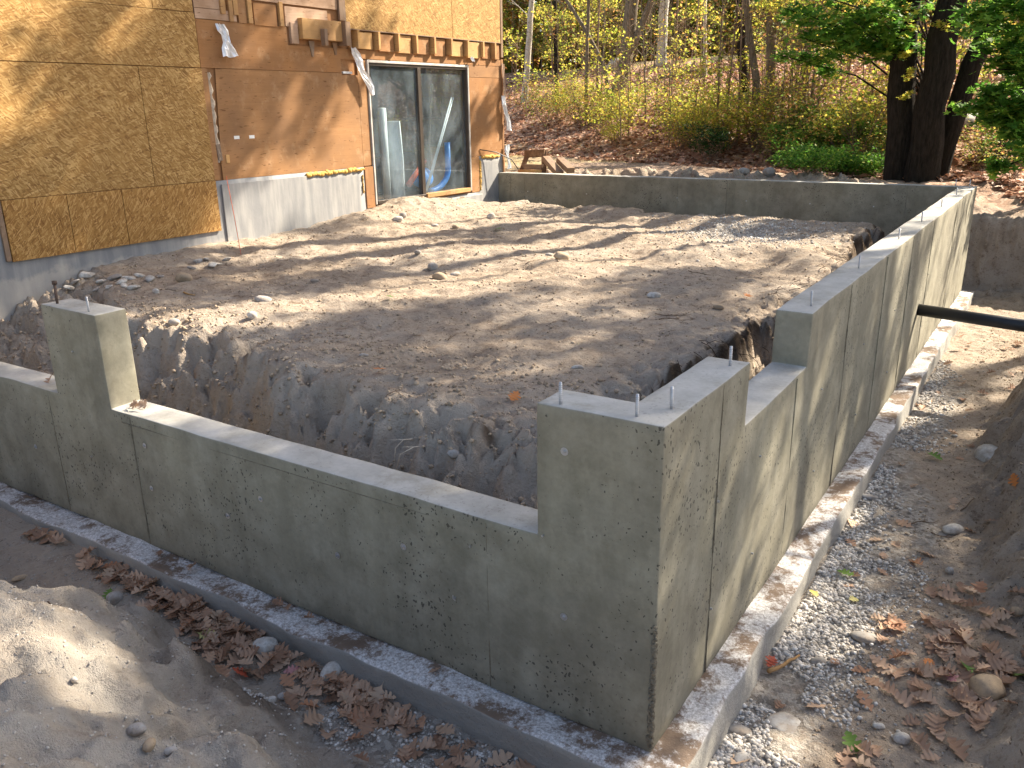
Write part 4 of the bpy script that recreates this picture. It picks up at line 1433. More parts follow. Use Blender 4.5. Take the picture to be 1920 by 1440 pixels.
# ------------------------------------------------------------------ fallen leaves
def oak_mesh(seed, lobes=4, curl=0.35):
    rg = random.Random(seed)
    pts = []
    L = 1.0
    prof = [(0.0, 0.02), (0.10, 0.06), (0.20, 0.24), (0.27, 0.22), (0.31, 0.08), (0.42, 0.36), (0.52, 0.34), (0.53, 0.13), (0.66, 0.34), (0.75, 0.26), (0.75, 0.12), (0.86, 0.17), (1.0, 0.01)]
    left = [(x * L, w * rg.uniform(.85, 1.15)) for x, w in prof]
    right = [(x * L + rg.uniform(-.03, .03), -w * rg.uniform(.85, 1.15)) for x, w in prof]
    mid = [(x, 0) for x, w in prof]
    V, F = [], []
    n = len(prof)
    bx, by, tw = rg.uniform(-.8, 1.2) * curl * 2, rg.uniform(0.5, 1.8) * curl * 2, rg.uniform(-1, 1) * curl

    def bend(x, y):
        z = 0.28 * bx * (x - .5) ** 2 + by * y * y * 1.1 + tw * (x - .5) * y + 0.10 * math.sin(5 * x + seed) * abs(y)
        return (x - 0.5, y, z)
    for a, b, c in zip(left, mid, right):
        V += [bend(*a), bend(*b), bend(*c)]
    for i in range(n - 1):
        for k in range(2):
            F.append((i * 3 + k, i * 3 + k + 1, i * 3 + k + 4, i * 3 + k + 3))
    # stalk
    o = len(V)
    V += [(-0.5, 0.012, 0), (-0.5, -0.012, 0), (-0.68, 0.006, 0.02), (-0.68, -0.006, 0.02)]
    F.append((o, o + 1, o + 3, o + 2))
    me = mesh('oak_leaf', V, F, True)
    return me


def maple_mesh(seed):
    rg = random.Random(seed)
    ang = [-150, -120, -95, -70, -52, -38, -20, 0, 20, 38, 52, 70, 95, 120, 150]
    rad = [.25, .5, .3, .62, .34, .78, .45, 1.0, .45, .78, .34, .62, .3, .5, .25]
    V = [(0, 0, 0.02)]
    for a, r in zip(ang, rad):
        t = math.radians(a)
        rr = r * 0.55
        x, y = rr * math.cos(t), rr * math.sin(t)
        V.append((x, y, 0.35 * (x * x + y * y) * rg.uniform(0.2, 1)))
    F = [(0, i, i + 1) for i in range(1, len(ang))]
    return mesh('maple_leaf', V, F)


OAK = [oak_mesh(s, 4, c) for s, c in ((1, .12), (2, .25), (3, .4), (4, .55), (5, .35), (6, .75), (7, .2))]
for me in OAK:
    me.materials.append(M['oak'])


def drop_leaf(x, y, size, lift=0.01, tilt=0.5, me=None, mat=None, name='oak_leaf', label=None, group=None, cat='leaf'):
    z = float(ground(x, y))
    if -FO - 0.01 < y < 0 and x < FO or (0 < x < FO + 0.01 and y > -FO):
        z = 0.004
    e = 0.04
    nx_ = -(float(ground(x + e, y)) - float(ground(x - e, y))) / (2 * e)
    ny_ = -(float(ground(x, y + e)) - float(ground(x, y - e))) / (2 * e)
    if z == 0.004:
        nx_ = ny_ = 0
    nv = Vector((max(-1, min(1, nx_)), max(-1, min(1, ny_)), 1)).normalized()
    nv = (nv + Vector((R.uniform(-tilt, tilt), R.uniform(-tilt, tilt), 0))).normalized()
    q = nv.to_track_quat('Z', 'Y').to_matrix() @ Matrix.Rotation(R.uniform(0, 6.28), 3, 'Z')
    me = me or R.choice(OAK)
    o = bpy.data.objects.new(name, me)
    COL.objects.link(o)
    o.location = (x, y, z + lift)
    o.rotation_euler = q.to_euler()
    o.scale = (size, size * R.uniform(.85, 1.1), size)
    return setp(o, label, cat, group)


def one(px, py, size, key, lab, kind='oak'):
    p = at(px, py)
    base = (oak_mesh(R.randint(10, 99), 4, .25) if kind == 'oak' else maple_mesh(R.randint(1, 99))).copy()
    base.materials.clear()
    base.materials.append(M[key])
    return drop_leaf(p.x, p.y, size, 0.03, 0.25, base, None, kind + '_leaf', lab)


# drift along the front footing
k = 0
while k < 128:
    x = R.choice([R.uniform(-3.6, -0.9), R.uniform(-2.9, -1.3), R.gauss(-2.4, .25), R.gauss(-1.45, .22)])
    y = -FO - 0.04 - abs(R.gauss(0, 0.13))
    if x < -2.7:
        y = -FO - 0.04 - abs(R.gauss(0, 0.07))
    if -1.98 < x < -1.75 and R.random() < .5:
        continue
    drop_leaf(x, y, R.uniform(0.085, 0.145), 0.008 + R.random() * 0.045, 0.55, label='dry brown oak leaf in the front footing drift', group='oak leaves drifted along the front footing')
    k += 1
for k in range(14):
    drop_leaf(R.uniform(-4.6, -3.2), -FO - 0.03 - R.random() * 0.1, R.uniform(.09, .13), .03, .6, label='dry brown oak leaf in the front footing drift', group='oak leaves drifted along the front footing')
for k in range(22):
    x = R.uniform(-1.0, -0.1)
    drop_leaf(x, -FO - 0.03 - R.random() * 0.25, R.uniform(.08, .14), .015, .35, label='brown oak leaf on the gravel below the front footing', group='oak leaves on the gravel below the front footing')
for x in (-3.25, -2.95, -2.93, -2.2, -2.12, -1.95, -1.1):
    drop_leaf(x, -0.03 - R.random() * 0.04, R.uniform(.06, .09), .012, .4, label='curled brown leaf lying on top of the front footing', group='leaves on top of the front footing')
# right trench: lower right heap and scattered
for k in range(55):
    x, y = R.gauss(1.0, .17), R.gauss(1.65, .42)
    if x < 0.5:
        continue
    drop_leaf(x, y, R.uniform(.085, .14), 0.006 + R.random() * .03, .4, label='brown oak leaf in the heap at the lower right of the trench', group='oak leaves heaped at the lower right')
for k in range(55):
    y = 0.3 + 8.5 * R.random() ** 1.3
    x = R.uniform(.2, 1.05)
    drop_leaf(x, y, R.uniform(.07, .12), .01, .35, label='brown oak leaf scattered along the right trench', group='oak leaves scattered in the right trench')
for k in range(15):
    y = R.uniform(5.5, 9.0)
    drop_leaf(R.uniform(.25, .95), y, R.uniform(.08, .13), .02, .5, label='brown oak leaf scattered along the right trench', group='oak leaves scattered in the right trench')
one(1584, 1083, .115, 'lgreen', 'green lobed leaf on the gravel of the right trench')
one(1600, 1133, .085, 'lpale', 'yellow green leaf just below the green lobed leaf')
one(1525, 1120, .08, 'lyellow', 'small yellow leaf beside the right footing')
one(1445, 1250, .09, 'lred', 'dark red leaf at the foot of the right footing')
one(1788, 1283, .10, 'lpink', 'pink maple leaf on the lower right leaf heap', 'maple')
one(1738, 1255, .10, 'lorange', 'orange leaf above the pink maple leaf')
one(1810, 1260, .12, 'lgreen', 'long green leaf on the lower right leaf heap')
one(1595, 1402, .12, 'lgreen', 'long green leaf at the bottom of the right trench gravel')
one(1752, 862, .13, 'lgreen', 'dark green leaf in the right trench')
one(1900, 912, .11, 'lorange', 'orange leaf on the right dirt bank')
one(1912, 1275, .10, 'lgreen', 'green leaf at the right edge of the trench')
one(392, 1205, .12, 'lpale', 'yellow green oak leaf on the front leaf drift')
one(452, 1275, .10, 'lred', 'bright orange red leaf at the end of the front leaf drift')
one(548, 1268, .09, 'lpink', 'purple tinted leaf near the large white stone')
one(708, 700, .15, 'lorange', 'orange and red maple leaf on the front crest of the fill', 'maple')
one(930, 434, .22, 'lgreen', 'green leaf sprig lying near the far wall', 'maple')
one(731, 563, .14, 'lgreen', 'small green leaf on the middle of the fill', 'maple')
one(1398, 560, .13, 'lorange', 'small orange leaf at the right edge of the fill', 'maple')
one(965, 752, .11, 'lorange', 'orange brown leaf behind the corner pier')
one(205, 1125, .09, 'lgreen', 'green leaf beside the speckled stone')
# leaves on the low wall top by the square pier
for k, (lx, ly) in enumerate(((-3.50, 0.10), (-3.44, 0.13), (-3.47, 0.08), (-3.41, 0.10))):
    o = drop_leaf(lx, ly, .085, 0, .3, label=('lowest', 'uppermost', 'leftmost', 'rightmost')[k] + ' brown leaf on the low wall top beside the square pier', group='leaves on the wall at the square pier')
    o.location.z = LOW + .014 + .006 * k
o = drop_leaf(-4.45, .10, .09, 0, .1, label='single dry leaf on the low wall left of the square pier')
o.location.z = LOW + .012

# twigs and roots
def twig(name, px, py, L_, ang, lab, mat='twig', cat='twig', r=0.004, wig=0.25, lift=0.006, br=True):
    p = at(px, py)
    mu = Multi()
    pts = []
    a = ang
    x, y = p.x, p.y
    n = 7
    for i in range(n):
        pts.append((x, y, float(ground(x, y)) + lift + 0.004 * math.sin(i)))
        a += R.uniform(-wig, wig)
        x += math.cos(a) * L_ / n
        y += math.sin(a) * L_ / n
    mu.tube(pts, [r * (1.2 - 0.8 * i / n) for i in range(n)], 5)
    if br:
        q = pts[3]
        x, y = q[0] + math.cos(ang + .8) * L_ * .25, q[1] + math.sin(ang + .8) * L_ * .25
        mu.tube([q, (x, y, float(ground(x, y)) + lift + .01)], [r * .7, r * .3], 5)
    return setp(obj(name, mu.mesh(name), M[mat]), lab, cat)


TW = [(935, 487, .45, .4, 'dark twig behind the middle of the fill'), (985, 498, .3, 1.2, 'dark twig left of the angular tan rock'),
      (1228, 590, .35, -.3, 'thin twig near the right edge of the fill'), (1235, 600, .3, .5, 'forked twig by the right edge of the fill'),
      (700, 792, .35, 1.0, 'twig hanging over the front crest of the fill'), (840, 640, .25, 2.0, 'short twig on the front of the fill'),
      (300, 545, .3, .3, 'twig near the tan rock by the foundation'), (870, 1315, .12, .3, 'short dark stick on the front footing gravel'),
      (1290, 510, .3, .2, 'thin twig toward the back right of the fill'), (560, 520, .3, -.4, 'thin twig on the left of the fill'),
      (1700, 985, .30, .8, 'long dark twig in the right trench'), (1745, 1000, .22, .3, 'short twig beside the pale rock in the trench'),
      (1800, 960, .25, .6, 'bent twig up the right bank'), (90, 1130, .12, .4, 'short stick on the shaded left ground')]
for a in TW:
    twig('twig', *a, r=0.0035)
twig('wood_splinter', 1440, 1270, .28, 1.15, 'flat reddish wood splinter propped beside the right footing', 'lumber', 'wood splinter', 0.011, .02, .03, False)
twig('wood_splinter', 345, 551, .14, .3, 'tan wood splinter on the left of the fill', 'lumber', 'wood splinter', 0.009, .02, .01, False)
for k, (px, py) in enumerate(((775, 835), (795, 840))):
    p = at(px, py)
    mu = Multi()
    pts = [p + Vector((0.0, .03, .0)), p + Vector((-.03, -.05, .015)), p + Vector((-.06 - .04 * k, -.09, -.03)), p + Vector((-.05 - .06 * k, -.12, -.11))]
    mu.tube(pts, [.004, .0035, .003, .0015], 5)
    mu.tube([pts[1], pts[1] + Vector((-.08, -.02, -.01))], [.003, .001], 5)
    setp(obj('root', mu.mesh('root'), M['insul']), ('pale root poking from the front slope, left of the pair', 'pale root poking from the front slope, right of the pair')[k], 'root')
# fine roots hanging from the cut edge
mu = Multi()
for k in range(170):
    y = R.uniform(1.2, 7.5)
    x = -0.86 + R.uniform(-.12, .22)
    z = float(ground(x, y))
    if z < 0.35:
        continue
    d = Vector((R.uniform(.02, .16), R.uniform(-.08, .08), R.uniform(-.14, .04)))
    p = Vector((x, y, z + .002))
    mu.tube([p, p + d * .5 + Vector((0, 0, .02)), p + d], [.0028, .002, .001], 4)
setp(obj('hanging_roots', mu.mesh('hanging_roots'), M['rust']), 'fine dark roots along the cut right edge of the fill', kind='stuff')

exec_plants = True
# ------------------------------------------------------------------ woods
QV = [(-0.5, 0, 0), (0.0, 0.32, 0.07), (0.5, 0, 0), (0.0, -0.32, 0.07)]
QF = [(0, 3, 2, 1)]


def cloud(name, centers, radii, n, size, seed, tilt=1.3, hollow=0.35):
    rg = np.random.RandomState(seed)
    C_ = np.array(centers)
    r_ = np.array(radii)
    wgt = (r_ ** 2)
    wgt = wgt / wgt.sum()
    k = rg.choice(len(C_), n, p=wgt)
    d = rg.randn(n, 3)
    d /= np.linalg.norm(d, axis=1)[:, None]
    rad = (hollow + (1 - hollow) * rg.rand(n)) * r_[k]
    pos = C_[k] + d * rad[:, None] * np.array([1, 1, 0.75])
    s = size * (0.6 + 0.8 * rg.rand(n))
    A = rotmats(n, tilt, rg) * s[:, None, None]
    return scatter(name, QV, QF, pos, A)


def limb(mu, p, d, L_, r, depth, rg, ends, gravity=0.0, seg=5, nb=(2, 3)):
    pts = [p]
    rads = [r]
    n = 4
    q = Vector(p)
    dd = Vector(d).normalized()
    for i in range(n):
        dd = (dd + Vector((rg.uniform(-.16, .16), rg.uniform(-.16, .16), rg.uniform(-.08, .12) - gravity))).normalized()
        q = q + dd * (L_ / n)
        pts.append(q.copy())
        rads.append(r * (1 - 0.6 * (i + 1) / n))
    mu.add(*tube_data(pts, rads, seg, caps=False))
    ends.append(q.copy())
    if depth > 0:
        for k in range(rg.randint(*nb)):
            i = rg.randint(1, n)
            side = Vector((rg.uniform(-1, 1), rg.uniform(-1, 1), rg.uniform(-.1, .7))).normalized()
            limb(mu, pts[i], (dd * .7 + side * .8), L_ * rg.uniform(.45, .7), max(rads[i] * .6, .004), depth - 1, rg, ends, gravity, max(4, seg - 1), nb)


def tall_tree(seed, Ht, r0, crown_from, leaf, bark, nleaf=2300, lsize=0.17, spread=3.6, path=None, kind='tree', clumps=15):
    """returns trunk mesh and crown mesh, base at the origin"""
    rg = random.Random(seed)
    mu = Multi()
    if path is None:
        lean = Vector((rg.uniform(-.05, .05), rg.uniform(-.05, .05), 0))
        path = [Vector((0, 0, -0.3)) + lean * (Ht * t) + Vector((0.12 * math.sin(5 * t + seed), 0.12 * math.cos(4 * t + seed), Ht * t)) for t in np.linspace(0, 1, 10)]
    n = len(path)
    rads = [r0 * (1.0 - 0.75 * i / (n - 1)) * (1.25 if i == 0 else 1) for i in range(n)]
    mu.add(*tube_data(path, rads, 12, 0.05, rg))
    ends = []
    for k in range(11):
        t = rg.uniform(crown_from / Ht, 0.97)
        i = min(n - 2, int(t * (n - 1)))
        p = path[i].lerp(path[i + 1], t * (n - 1) - i)
        a = rg.uniform(0, 6.28)
        limb(mu, p, Vector((math.cos(a), math.sin(a), rg.uniform(.1, .8))), spread * rg.uniform(.6, 1.0) * (1.15 - 0.5 * t), r0 * .28 * (1.2 - t), 1, rg, ends)
    rg.shuffle(ends)
    cs = [tuple(e) for e in ends][:clumps]
    cs += [tuple(path[-1])]
    rr = [rg.uniform(.45, .95) for _ in cs]
    tm = mu.mesh('trunk')
    tm.materials.append(bark)
    cm_ = cloud('crown', cs, rr, nleaf, lsize, seed + 5, 1.3, 0.1)
    cm_.materials.append(leaf)
    return tm, cm_


def put_tree(tm, cm_, x, y, label, cat='tree', group=None, rz=0.0, sc=1.0, name='tree', z=None):
    e = empty(name, (x, y, float(ground(x, y)) if z is None else z), rz)
    e.scale = (sc, sc, sc)
    setp(e, label, cat, group)
    t = bpy.data.objects.new('trunk', tm)
    COL.objects.link(t)
    t.parent = e
    if cm_ is not None:
        c = bpy.data.objects.new('crown', cm_)
        COL.objects.link(c)
        c.parent = e
    return e


VAR = [tall_tree(21, 15, .17, 6.5, M['leaf_mix'], M['bark_grey'], 2100, .21),
       tall_tree(22, 17, .20, 8, M['leaf_yg'], M['bark_grey'], 2200, .21, 4.0),
       tall_tree(23, 13, .14, 5, M['leaf_green'], M['bark_dark'], 1900, .21, 3.2),
       tall_tree(24, 16, .18, 7, M['leaf_mix'], M['bark_dark'], 2200, .21, 4.2),
       tall_tree(25, 10, .09, 3.0, M['leaf_yg'], M['bark_grey'], 3200, .17, 2.2),
       tall_tree(26, 12, .11, 4.0, M['leaf_mix'], M['bark_grey'], 2100, .14, 2.6, None, 'tree', 20)]

# trees out to the right of the picture whose crowns shade the site
shade = [(3.4, 12.5, 2, 1.0), (5.6, 15.5, 0, .95), (8.5, 14.0, 1, .9), (7.2, 19.0, 3, 1.0), (10.5, 20.0, 0, 1.0), (11.0, 9.5, 2, 1.0), (2.5, 7.9, 5, .9), (3.4, 7.0, 5, .95), (1.9, 6.2, 5, .7), (5.7, 13.6, 5, .95)]
for i, (x, y, v, sc) in enumerate(shade):
    put_tree(*VAR[v], x, y, 'tall woodland tree right of the picture whose crown shades the site', group='tall trees right of the picture', rz=i * 1.7, sc=sc, name='tree')


def px_path(pix, Y0, dy=0.0):
    """points at real depth: first pixel stands on the ground, the rest rise in the upright plane through it"""
    b = at(*pix[0])
    out = [b]
    for px, py in pix[1:]:
        out.append(on(px, py, 1, b.y))
    return out


def special(pix, wpx, bark, label, seed, Ht=13, leaf=None, crown=True, name='tree', top=None, branches=0, nleaf=2000, cat='tree', base_pt=None, sub=None, clump=8):
    P = px_path(pix, 0) if base_pt is None else [Vector(base_pt)] + [on(px, py, 1, base_pt[1]) for px, py in pix[1:]]
    b = P[0].copy()
    dist = (Vector(CAM) - b).length
    r0 = wpx * dist / FOC / 2
    rg = random.Random(seed)
    d = (P[-1] - P[-2]).normalized()
    path = [b - Vector((0, 0, .35))] + P
    d = Vector((d.x * .6, d.y * .6, max(.6, d.z))).normalized()
    cur = P[-1].copy()
    while cur.z < b.z + Ht:
        d = (d + Vector((rg.uniform(-.06, .06), rg.uniform(-.06, .06), .08))).normalized()
        cur = cur + d * 1.6
        path.append(cur.copy())
    path = [p - b for p in path]
    e = empty(name, b)
    setp(e, label, cat)
    mu = Multi()
    # resample
    pts = [path[0]]
    for p, q in zip(path[:-1], path[1:]):
        k = max(1, int((q - p).length / .5))
        for j in range(k):
            t = (j + 1) / k
            pts.append(p.lerp(q, t) + Vector((rg.uniform(-.12, .12), rg.uniform(-.12, .12), 0)) * r0)
    n = len(pts)
    rads = [r0 * max(.18, 1 - .72 * i / n) * (1.2 if i == 0 else 1.08 if i == 1 else 1.0) for i in range(n)]
    mu.add(*tube_data(pts, rads, 14, .06, rg))
    ends = []
    if crown:
        for k in range(9):
            t = rg.uniform(.5, .97)
            p = pts[int(t * (n - 1))]
            a = rg.uniform(0, 6.28)
            limb(mu, p, Vector((math.cos(a), math.sin(a), rg.uniform(.1, .7))), rg.uniform(1.5, 3.2), r0 * .25, 1, rg, ends)
    low = []
    for k in range(branches):
        t = rg.uniform(.08, .5)
        p = pts[int(t * (n - 1))]
        a = rg.uniform(0, 6.28)
        limb(mu, p, Vector((math.cos(a), math.sin(a), rg.uniform(.2, 1.0))), rg.uniform(.7, 1.9), max(.012, r0 * .16), 2, rg, low)
    t_ = obj('trunk', mu.mesh('trunk'), bark, e)
    if sub:
        for s_pix, s_w in sub:
            P2 = [on(px, py, 1, b.y) - b for px, py in s_pix]
            dd = (P2[-1] - P2[-2]).normalized()
            c2 = P2[-1].copy()
            while c2.z < Ht * .8:
                dd = (dd + Vector((rg.uniform(-.06, .06), rg.uniform(-.06, .06), .10))).normalized()
                c2 = c2 + dd * 1.5
                P2.append(c2.copy())
            rr = s_w * dist / FOC / 2
            V_, F_ = tube_data(P2, [rr * max(.25, 1 - .7 * i / len(P2)) for i in range(len(P2))], 12, .05, rg)
            obj('limb', mesh('limb', V_, F_, True), bark, e)
            for q in P2[-3:]:
                limb_mu = Multi()
            ends += P2[-3:]
    if crown and ends:
        cs = [tuple(q) for q in ends]
        rg.shuffle(cs)
        cs = cs[:clump]
        obj('crown', cloud('crown', cs, [rg.uniform(.45, .9) for _ in cs], int(nleaf * 1.1 * clump / 12), .19, seed, 1.3, .1), leaf or M['leaf_mix'], e)
    return e, low


BP = (-1.42, 13.9, 1.28)
BP = (BP[0], BP[1], float(ground(BP[0], BP[1])))
special([(0, 0), (1688, 240), (1694, 120), (1702, 0)], 45, M['bark_dark'], 'thick black oak trunk, leftmost of the clump of three behind the far corner', 31, 15, M['leaf_green'], base_pt=(on(1688, 330, 1, 14.0).x, 14.0, BP[2]), clump=26)
special([(0, 0), (1748, 200), (1768, 80), (1790, 0)], 50, M['bark_dark'], 'thickest black oak trunk, middle of the clump of three behind the far corner', 32, 16, M['leaf_mix'], base_pt=(on(1724, 335, 1, 13.8).x, 13.8, BP[2]), clump=26)
special([(0, 0), (1796, 200), (1822, 120), (1880, 0)], 33, M['bark_dark'], 'black oak trunk leaning right, rightmost of the clump of three', 33, 15, M['leaf_green'], base_pt=(on(1756, 330, 1, 14.3).x, 14.3, BP[2]), clump=24)
special([(1158, 213), (1160, 170), (1172, 110)], 26, M['bark_grey'], 'forked grey brown tree on the leafy slope left of the middle', 34, 13, M['leaf_yg'], branches=5, sub=[([(1170, 122), (1190, 80), (1222, 0)], 13)])
special([(1143, 208), (1136, 130), (1100, 60), (1062, 0)], 8, M['bark_grey'], 'thin stem bowed to the left beside the forked tree', 35, 9, M['leaf_yg'], branches=4, nleaf=1200)
special([(983, 195), (990, 100), (997, 0)], 12, M['bark_pale'], 'pale birch stem next to the house corner', 36, 11, M['leaf_yg'], branches=3)
special([(1395, 190), (1392, 90), (1388, 0)], 17, M['bark_dark'], 'straight dark trunk on the slope above the evergreen', 37, 14, M['leaf_green'], branches=2)
special([(1415, 268), (1418, 150), (1405, 60), (1400, 0)], 14, M['bark_grey'], 'crooked grey trunk rising behind the small evergreen', 38, 11, M['leaf_mix'], branches=5)
special([(1440, 235), (1445, 120), (1447, 0)], 18, M['bark_grey'], 'grey trunk with upright twin limb right of the crooked one', 39, 12, M['leaf_yg'], branches=3, sub=[([(1446, 90), (1462, 0)], 8)])
special([(1500, 215), (1513, 130), (1524, 60), (1520, 0)], 14, M['bark_grey'], 'slim trunk leaning right in the middle of the sunny slope', 40, 11, M['leaf_mix'], branches=4)
special([(1868, 322), (1885, 270), (1912, 190), (1930, 60)], 24, M['bark_dark'], 'dark trunk leaning right near the right picture edge', 41, 12, M['leaf_green'], branches=2)
special([(1240, 120), (1242, 60), (1246, 0)], 18, M['bark_pale'], 'far pale trunk above the middle of the slope', 42, 14, M['leaf_mix'])
special([(1322, 145), (1321, 60), (1322, 0)], 7, M['bark_pale'], 'thin straight pale stem in the middle of the woods', 43, 12, M['leaf_yg'])
special([(1045, 190), (1042, 90), (1040, 0)], 8, M['bark_dark'], 'thin dark stem second right of the birch', 44, 12, M['leaf_yg'], branches=3, nleaf=1500)
special([(1098, 222), (1100, 110), (1104, 0)], 7, M['bark_grey'], 'thin grey stem left of the bowed one', 45, 11, M['leaf_yg'], branches=3, nleaf=1500)

# saplings: bare thin stems with twigs and a few leaves
def sapling(seed, Ht, nleaf, leaf, bark=None):
    rg = random.Random(seed)
    mu = Multi()
    lean = Vector((rg.uniform(-.25, .25), rg.uniform(-.15, .15), 0))
    pts = [Vector((0, 0, -.1))] + [Vector((0.05 * math.sin(seed + 4 * t), .05 * math.cos(3 * t), Ht * t)) + lean * (Ht * t * t * .5) for t in np.linspace(.02, 1, 9)]
    r0 = 0.011 + 0.0035 * Ht
    mu.add(*tube_data(pts, [r0 * (1 - .8 * i / 9) for i in range(10)], 6))
    ends = []
    for k in range(rg.randint(7, 12)):
        i = rg.randint(2, 8)
        a = rg.uniform(0, 6.28)
        limb(mu, pts[i], Vector((math.cos(a), math.sin(a), rg.uniform(.3, 1.3))), Ht * rg.uniform(.14, .3), r0 * .4, 2, rg, ends, seg=4)
    tm = mu.mesh('stem')
    tm.materials.append(bark or M['twig'])
    cm_ = None
    if nleaf:
        cs = [tuple(e) for e in ends]
        cm_ = cloud('foliage', cs, [rg.uniform(.1, .28) for _ in cs], nleaf, .085, seed)
        cm_.materials.append(leaf)
    return tm, cm_


SAP = [sapling(61, 4.5, 500, M['leaf_yg']), sapling(62, 3.5, 160, M['leaf_mix']), sapling(63, 5.5, 420, M['leaf_mix']), sapling(64, 3.0, 0, None), sapling(65, 4.2, 60, M['leaf_mix'], M['bark_grey']), sapling(66, 2.4, 300, M['leaf_yg'])]
SL = ['slender young tree with yellow green leaves on the wooded slope', 'small bare stemmed sapling with a few brown leaves in the woods', 'tall sapling with mixed autumn leaves in the woods', 'bare grey sapling without leaves on the slope', 'thin pale sapling nearly bare on the slope', 'short bushy yellow green sapling at the wood edge']


def put_plant(tm, cm_, x, y, label, cat, group, rz, sc, name, s0='stem', s1='foliage'):
    e = empty(name, (x, y, float(ground(x, y))), rz)
    e.scale = (sc,) * 3
    setp(e, label, cat, group)
    if tm is not None:
        t = bpy.data.objects.new(s0, tm)
        COL.objects.link(t)
        t.parent = e
    if cm_ is not None:
        c = bpy.data.objects.new(s1, cm_)
        COL.objects.link(c)
        c.parent = e
    return e


cnt = 0
rgs = random.Random(404)
while cnt < 120:
    px = rgs.uniform(950, 1925)
    py = rgs.uniform(125, 290)
    if px < 1140 and py > 235:
        continue
    p = at(px, py)
    if p.y < 13 or p.y > 60:
        continue
    v = rgs.randint(0, 5)
    put_plant(*SAP[v], p.x, p.y, SL[v], 'sapling', 'saplings: ' + SL[v], rgs.uniform(0, 6.28), rgs.uniform(.7, 1.3), 'sapling')
    cnt += 1

# shrubs at the edge of the woods
def shrub(seed, w_, h_, n, leaf, size=.07, stems=9, lobes=9):
    rg = random.Random(seed)
    mu = Multi()
    ends = []
    for k in range(stems):
        a = rg.uniform(0, 6.28)
        limb(mu, Vector((rg.uniform(-.15, .15), rg.uniform(-.15, .15), -.05)), Vector((math.cos(a) * w_ / h_, math.sin(a) * w_ / h_, 1.2)), h_ * rg.uniform(.6, .95), .010, 1, rg, ends, seg=4)
    cs = [tuple(e) for e in ends]
    tm = mu.mesh('stems')
    tm.materials.append(M['twig'])
    cm_ = cloud('foliage', cs, [rg.uniform(.2, .45) * (w_ + h_) / 1.8 for _ in cs], n, size, seed + 3, 1.1)
    cm_.materials.append(leaf)
    return tm, cm_


SH = [shrub(81, .9, 1.2, 800, M['leaf_yg']), shrub(82, 1.0, 1.0, 520, M['leaf_mix']), shrub(83, .9, 1.5, 480, M['leaf_yg'], .07, 14), shrub(84, .9, .7, 1500, M['leaf_green'], .08), shrub(85, .6, .8, 1800, M['leaf_dark'], .06)]
SHL = ['leafy yellow green shrub at the edge of the woods', 'low rusty brown and yellow shrub at the edge of the woods', 'upright thin yellow leaved shrub at the edge of the woods', 'low green leafy shrub behind the far wall']
srub = []
for k in range(72):
    px = rgs.uniform(955, 1660)
    t = (px - 985) / 675
    base = 262 + 62 * t
    py = base - rgs.uniform(0, 58) - 2
    p = at(px, py)
    v = rgs.choice([0, 0, 1, 2, 1]) if px < 1480 else rgs.choice([0, 1, 3, 3, 2])
    put_plant(*SH[v], p.x, p.y, SHL[v], 'shrub', 'shrubs: ' + SHL[v], rgs.uniform(0, 6.28), rgs.uniform(.65, 1.25) * (.75 if py > base - 12 else 1), 'shrub', 'stems')
for px, py, v, sc in ((1560, 326, 3, .8), (1600, 330, 3, .75), (1640, 331, 3, .7), (1520, 322, 3, .7), (1490, 318, 3, .8), (1850, 322, 1, .7), (1900, 335, 1, .7), (1880, 300, 3, .8), (1830, 310, 1, .6), (1910, 290, 0, .9), (1455, 312, 1, .7)):
    p = at(px, py)
    put_plant(*SH[v], p.x, p.y, SHL[v], 'shrub', 'shrubs: ' + SHL[v], rgs.uniform(0, 6.28), sc, 'shrub', 'stems')
p = at(1328, 306)
put_plant(*SH[4], p.x, p.y, 'small dark evergreen bush behind the middle of the far wall', 'bush', None, .4, .95, 'evergreen_bush', 'stems')

# maple boughs with broad green leaves near the oak clump
MV = [(0, 0, 0)] + [(0.5 * r * math.cos(math.radians(a)), 0.5 * r * math.sin(math.radians(a)), 0.12 * r * r * ((i % 2) - .5)) for i, (a, r) in enumerate(zip([-140, -105, -75, -50, -25, 0, 25, 50, 75, 105, 140], [.45, .7, .4, .95, .5, 1.15, .5, .95, .4, .7, .45]))]
MF = [(0, i, i + 1) for i in range(1, 11)]


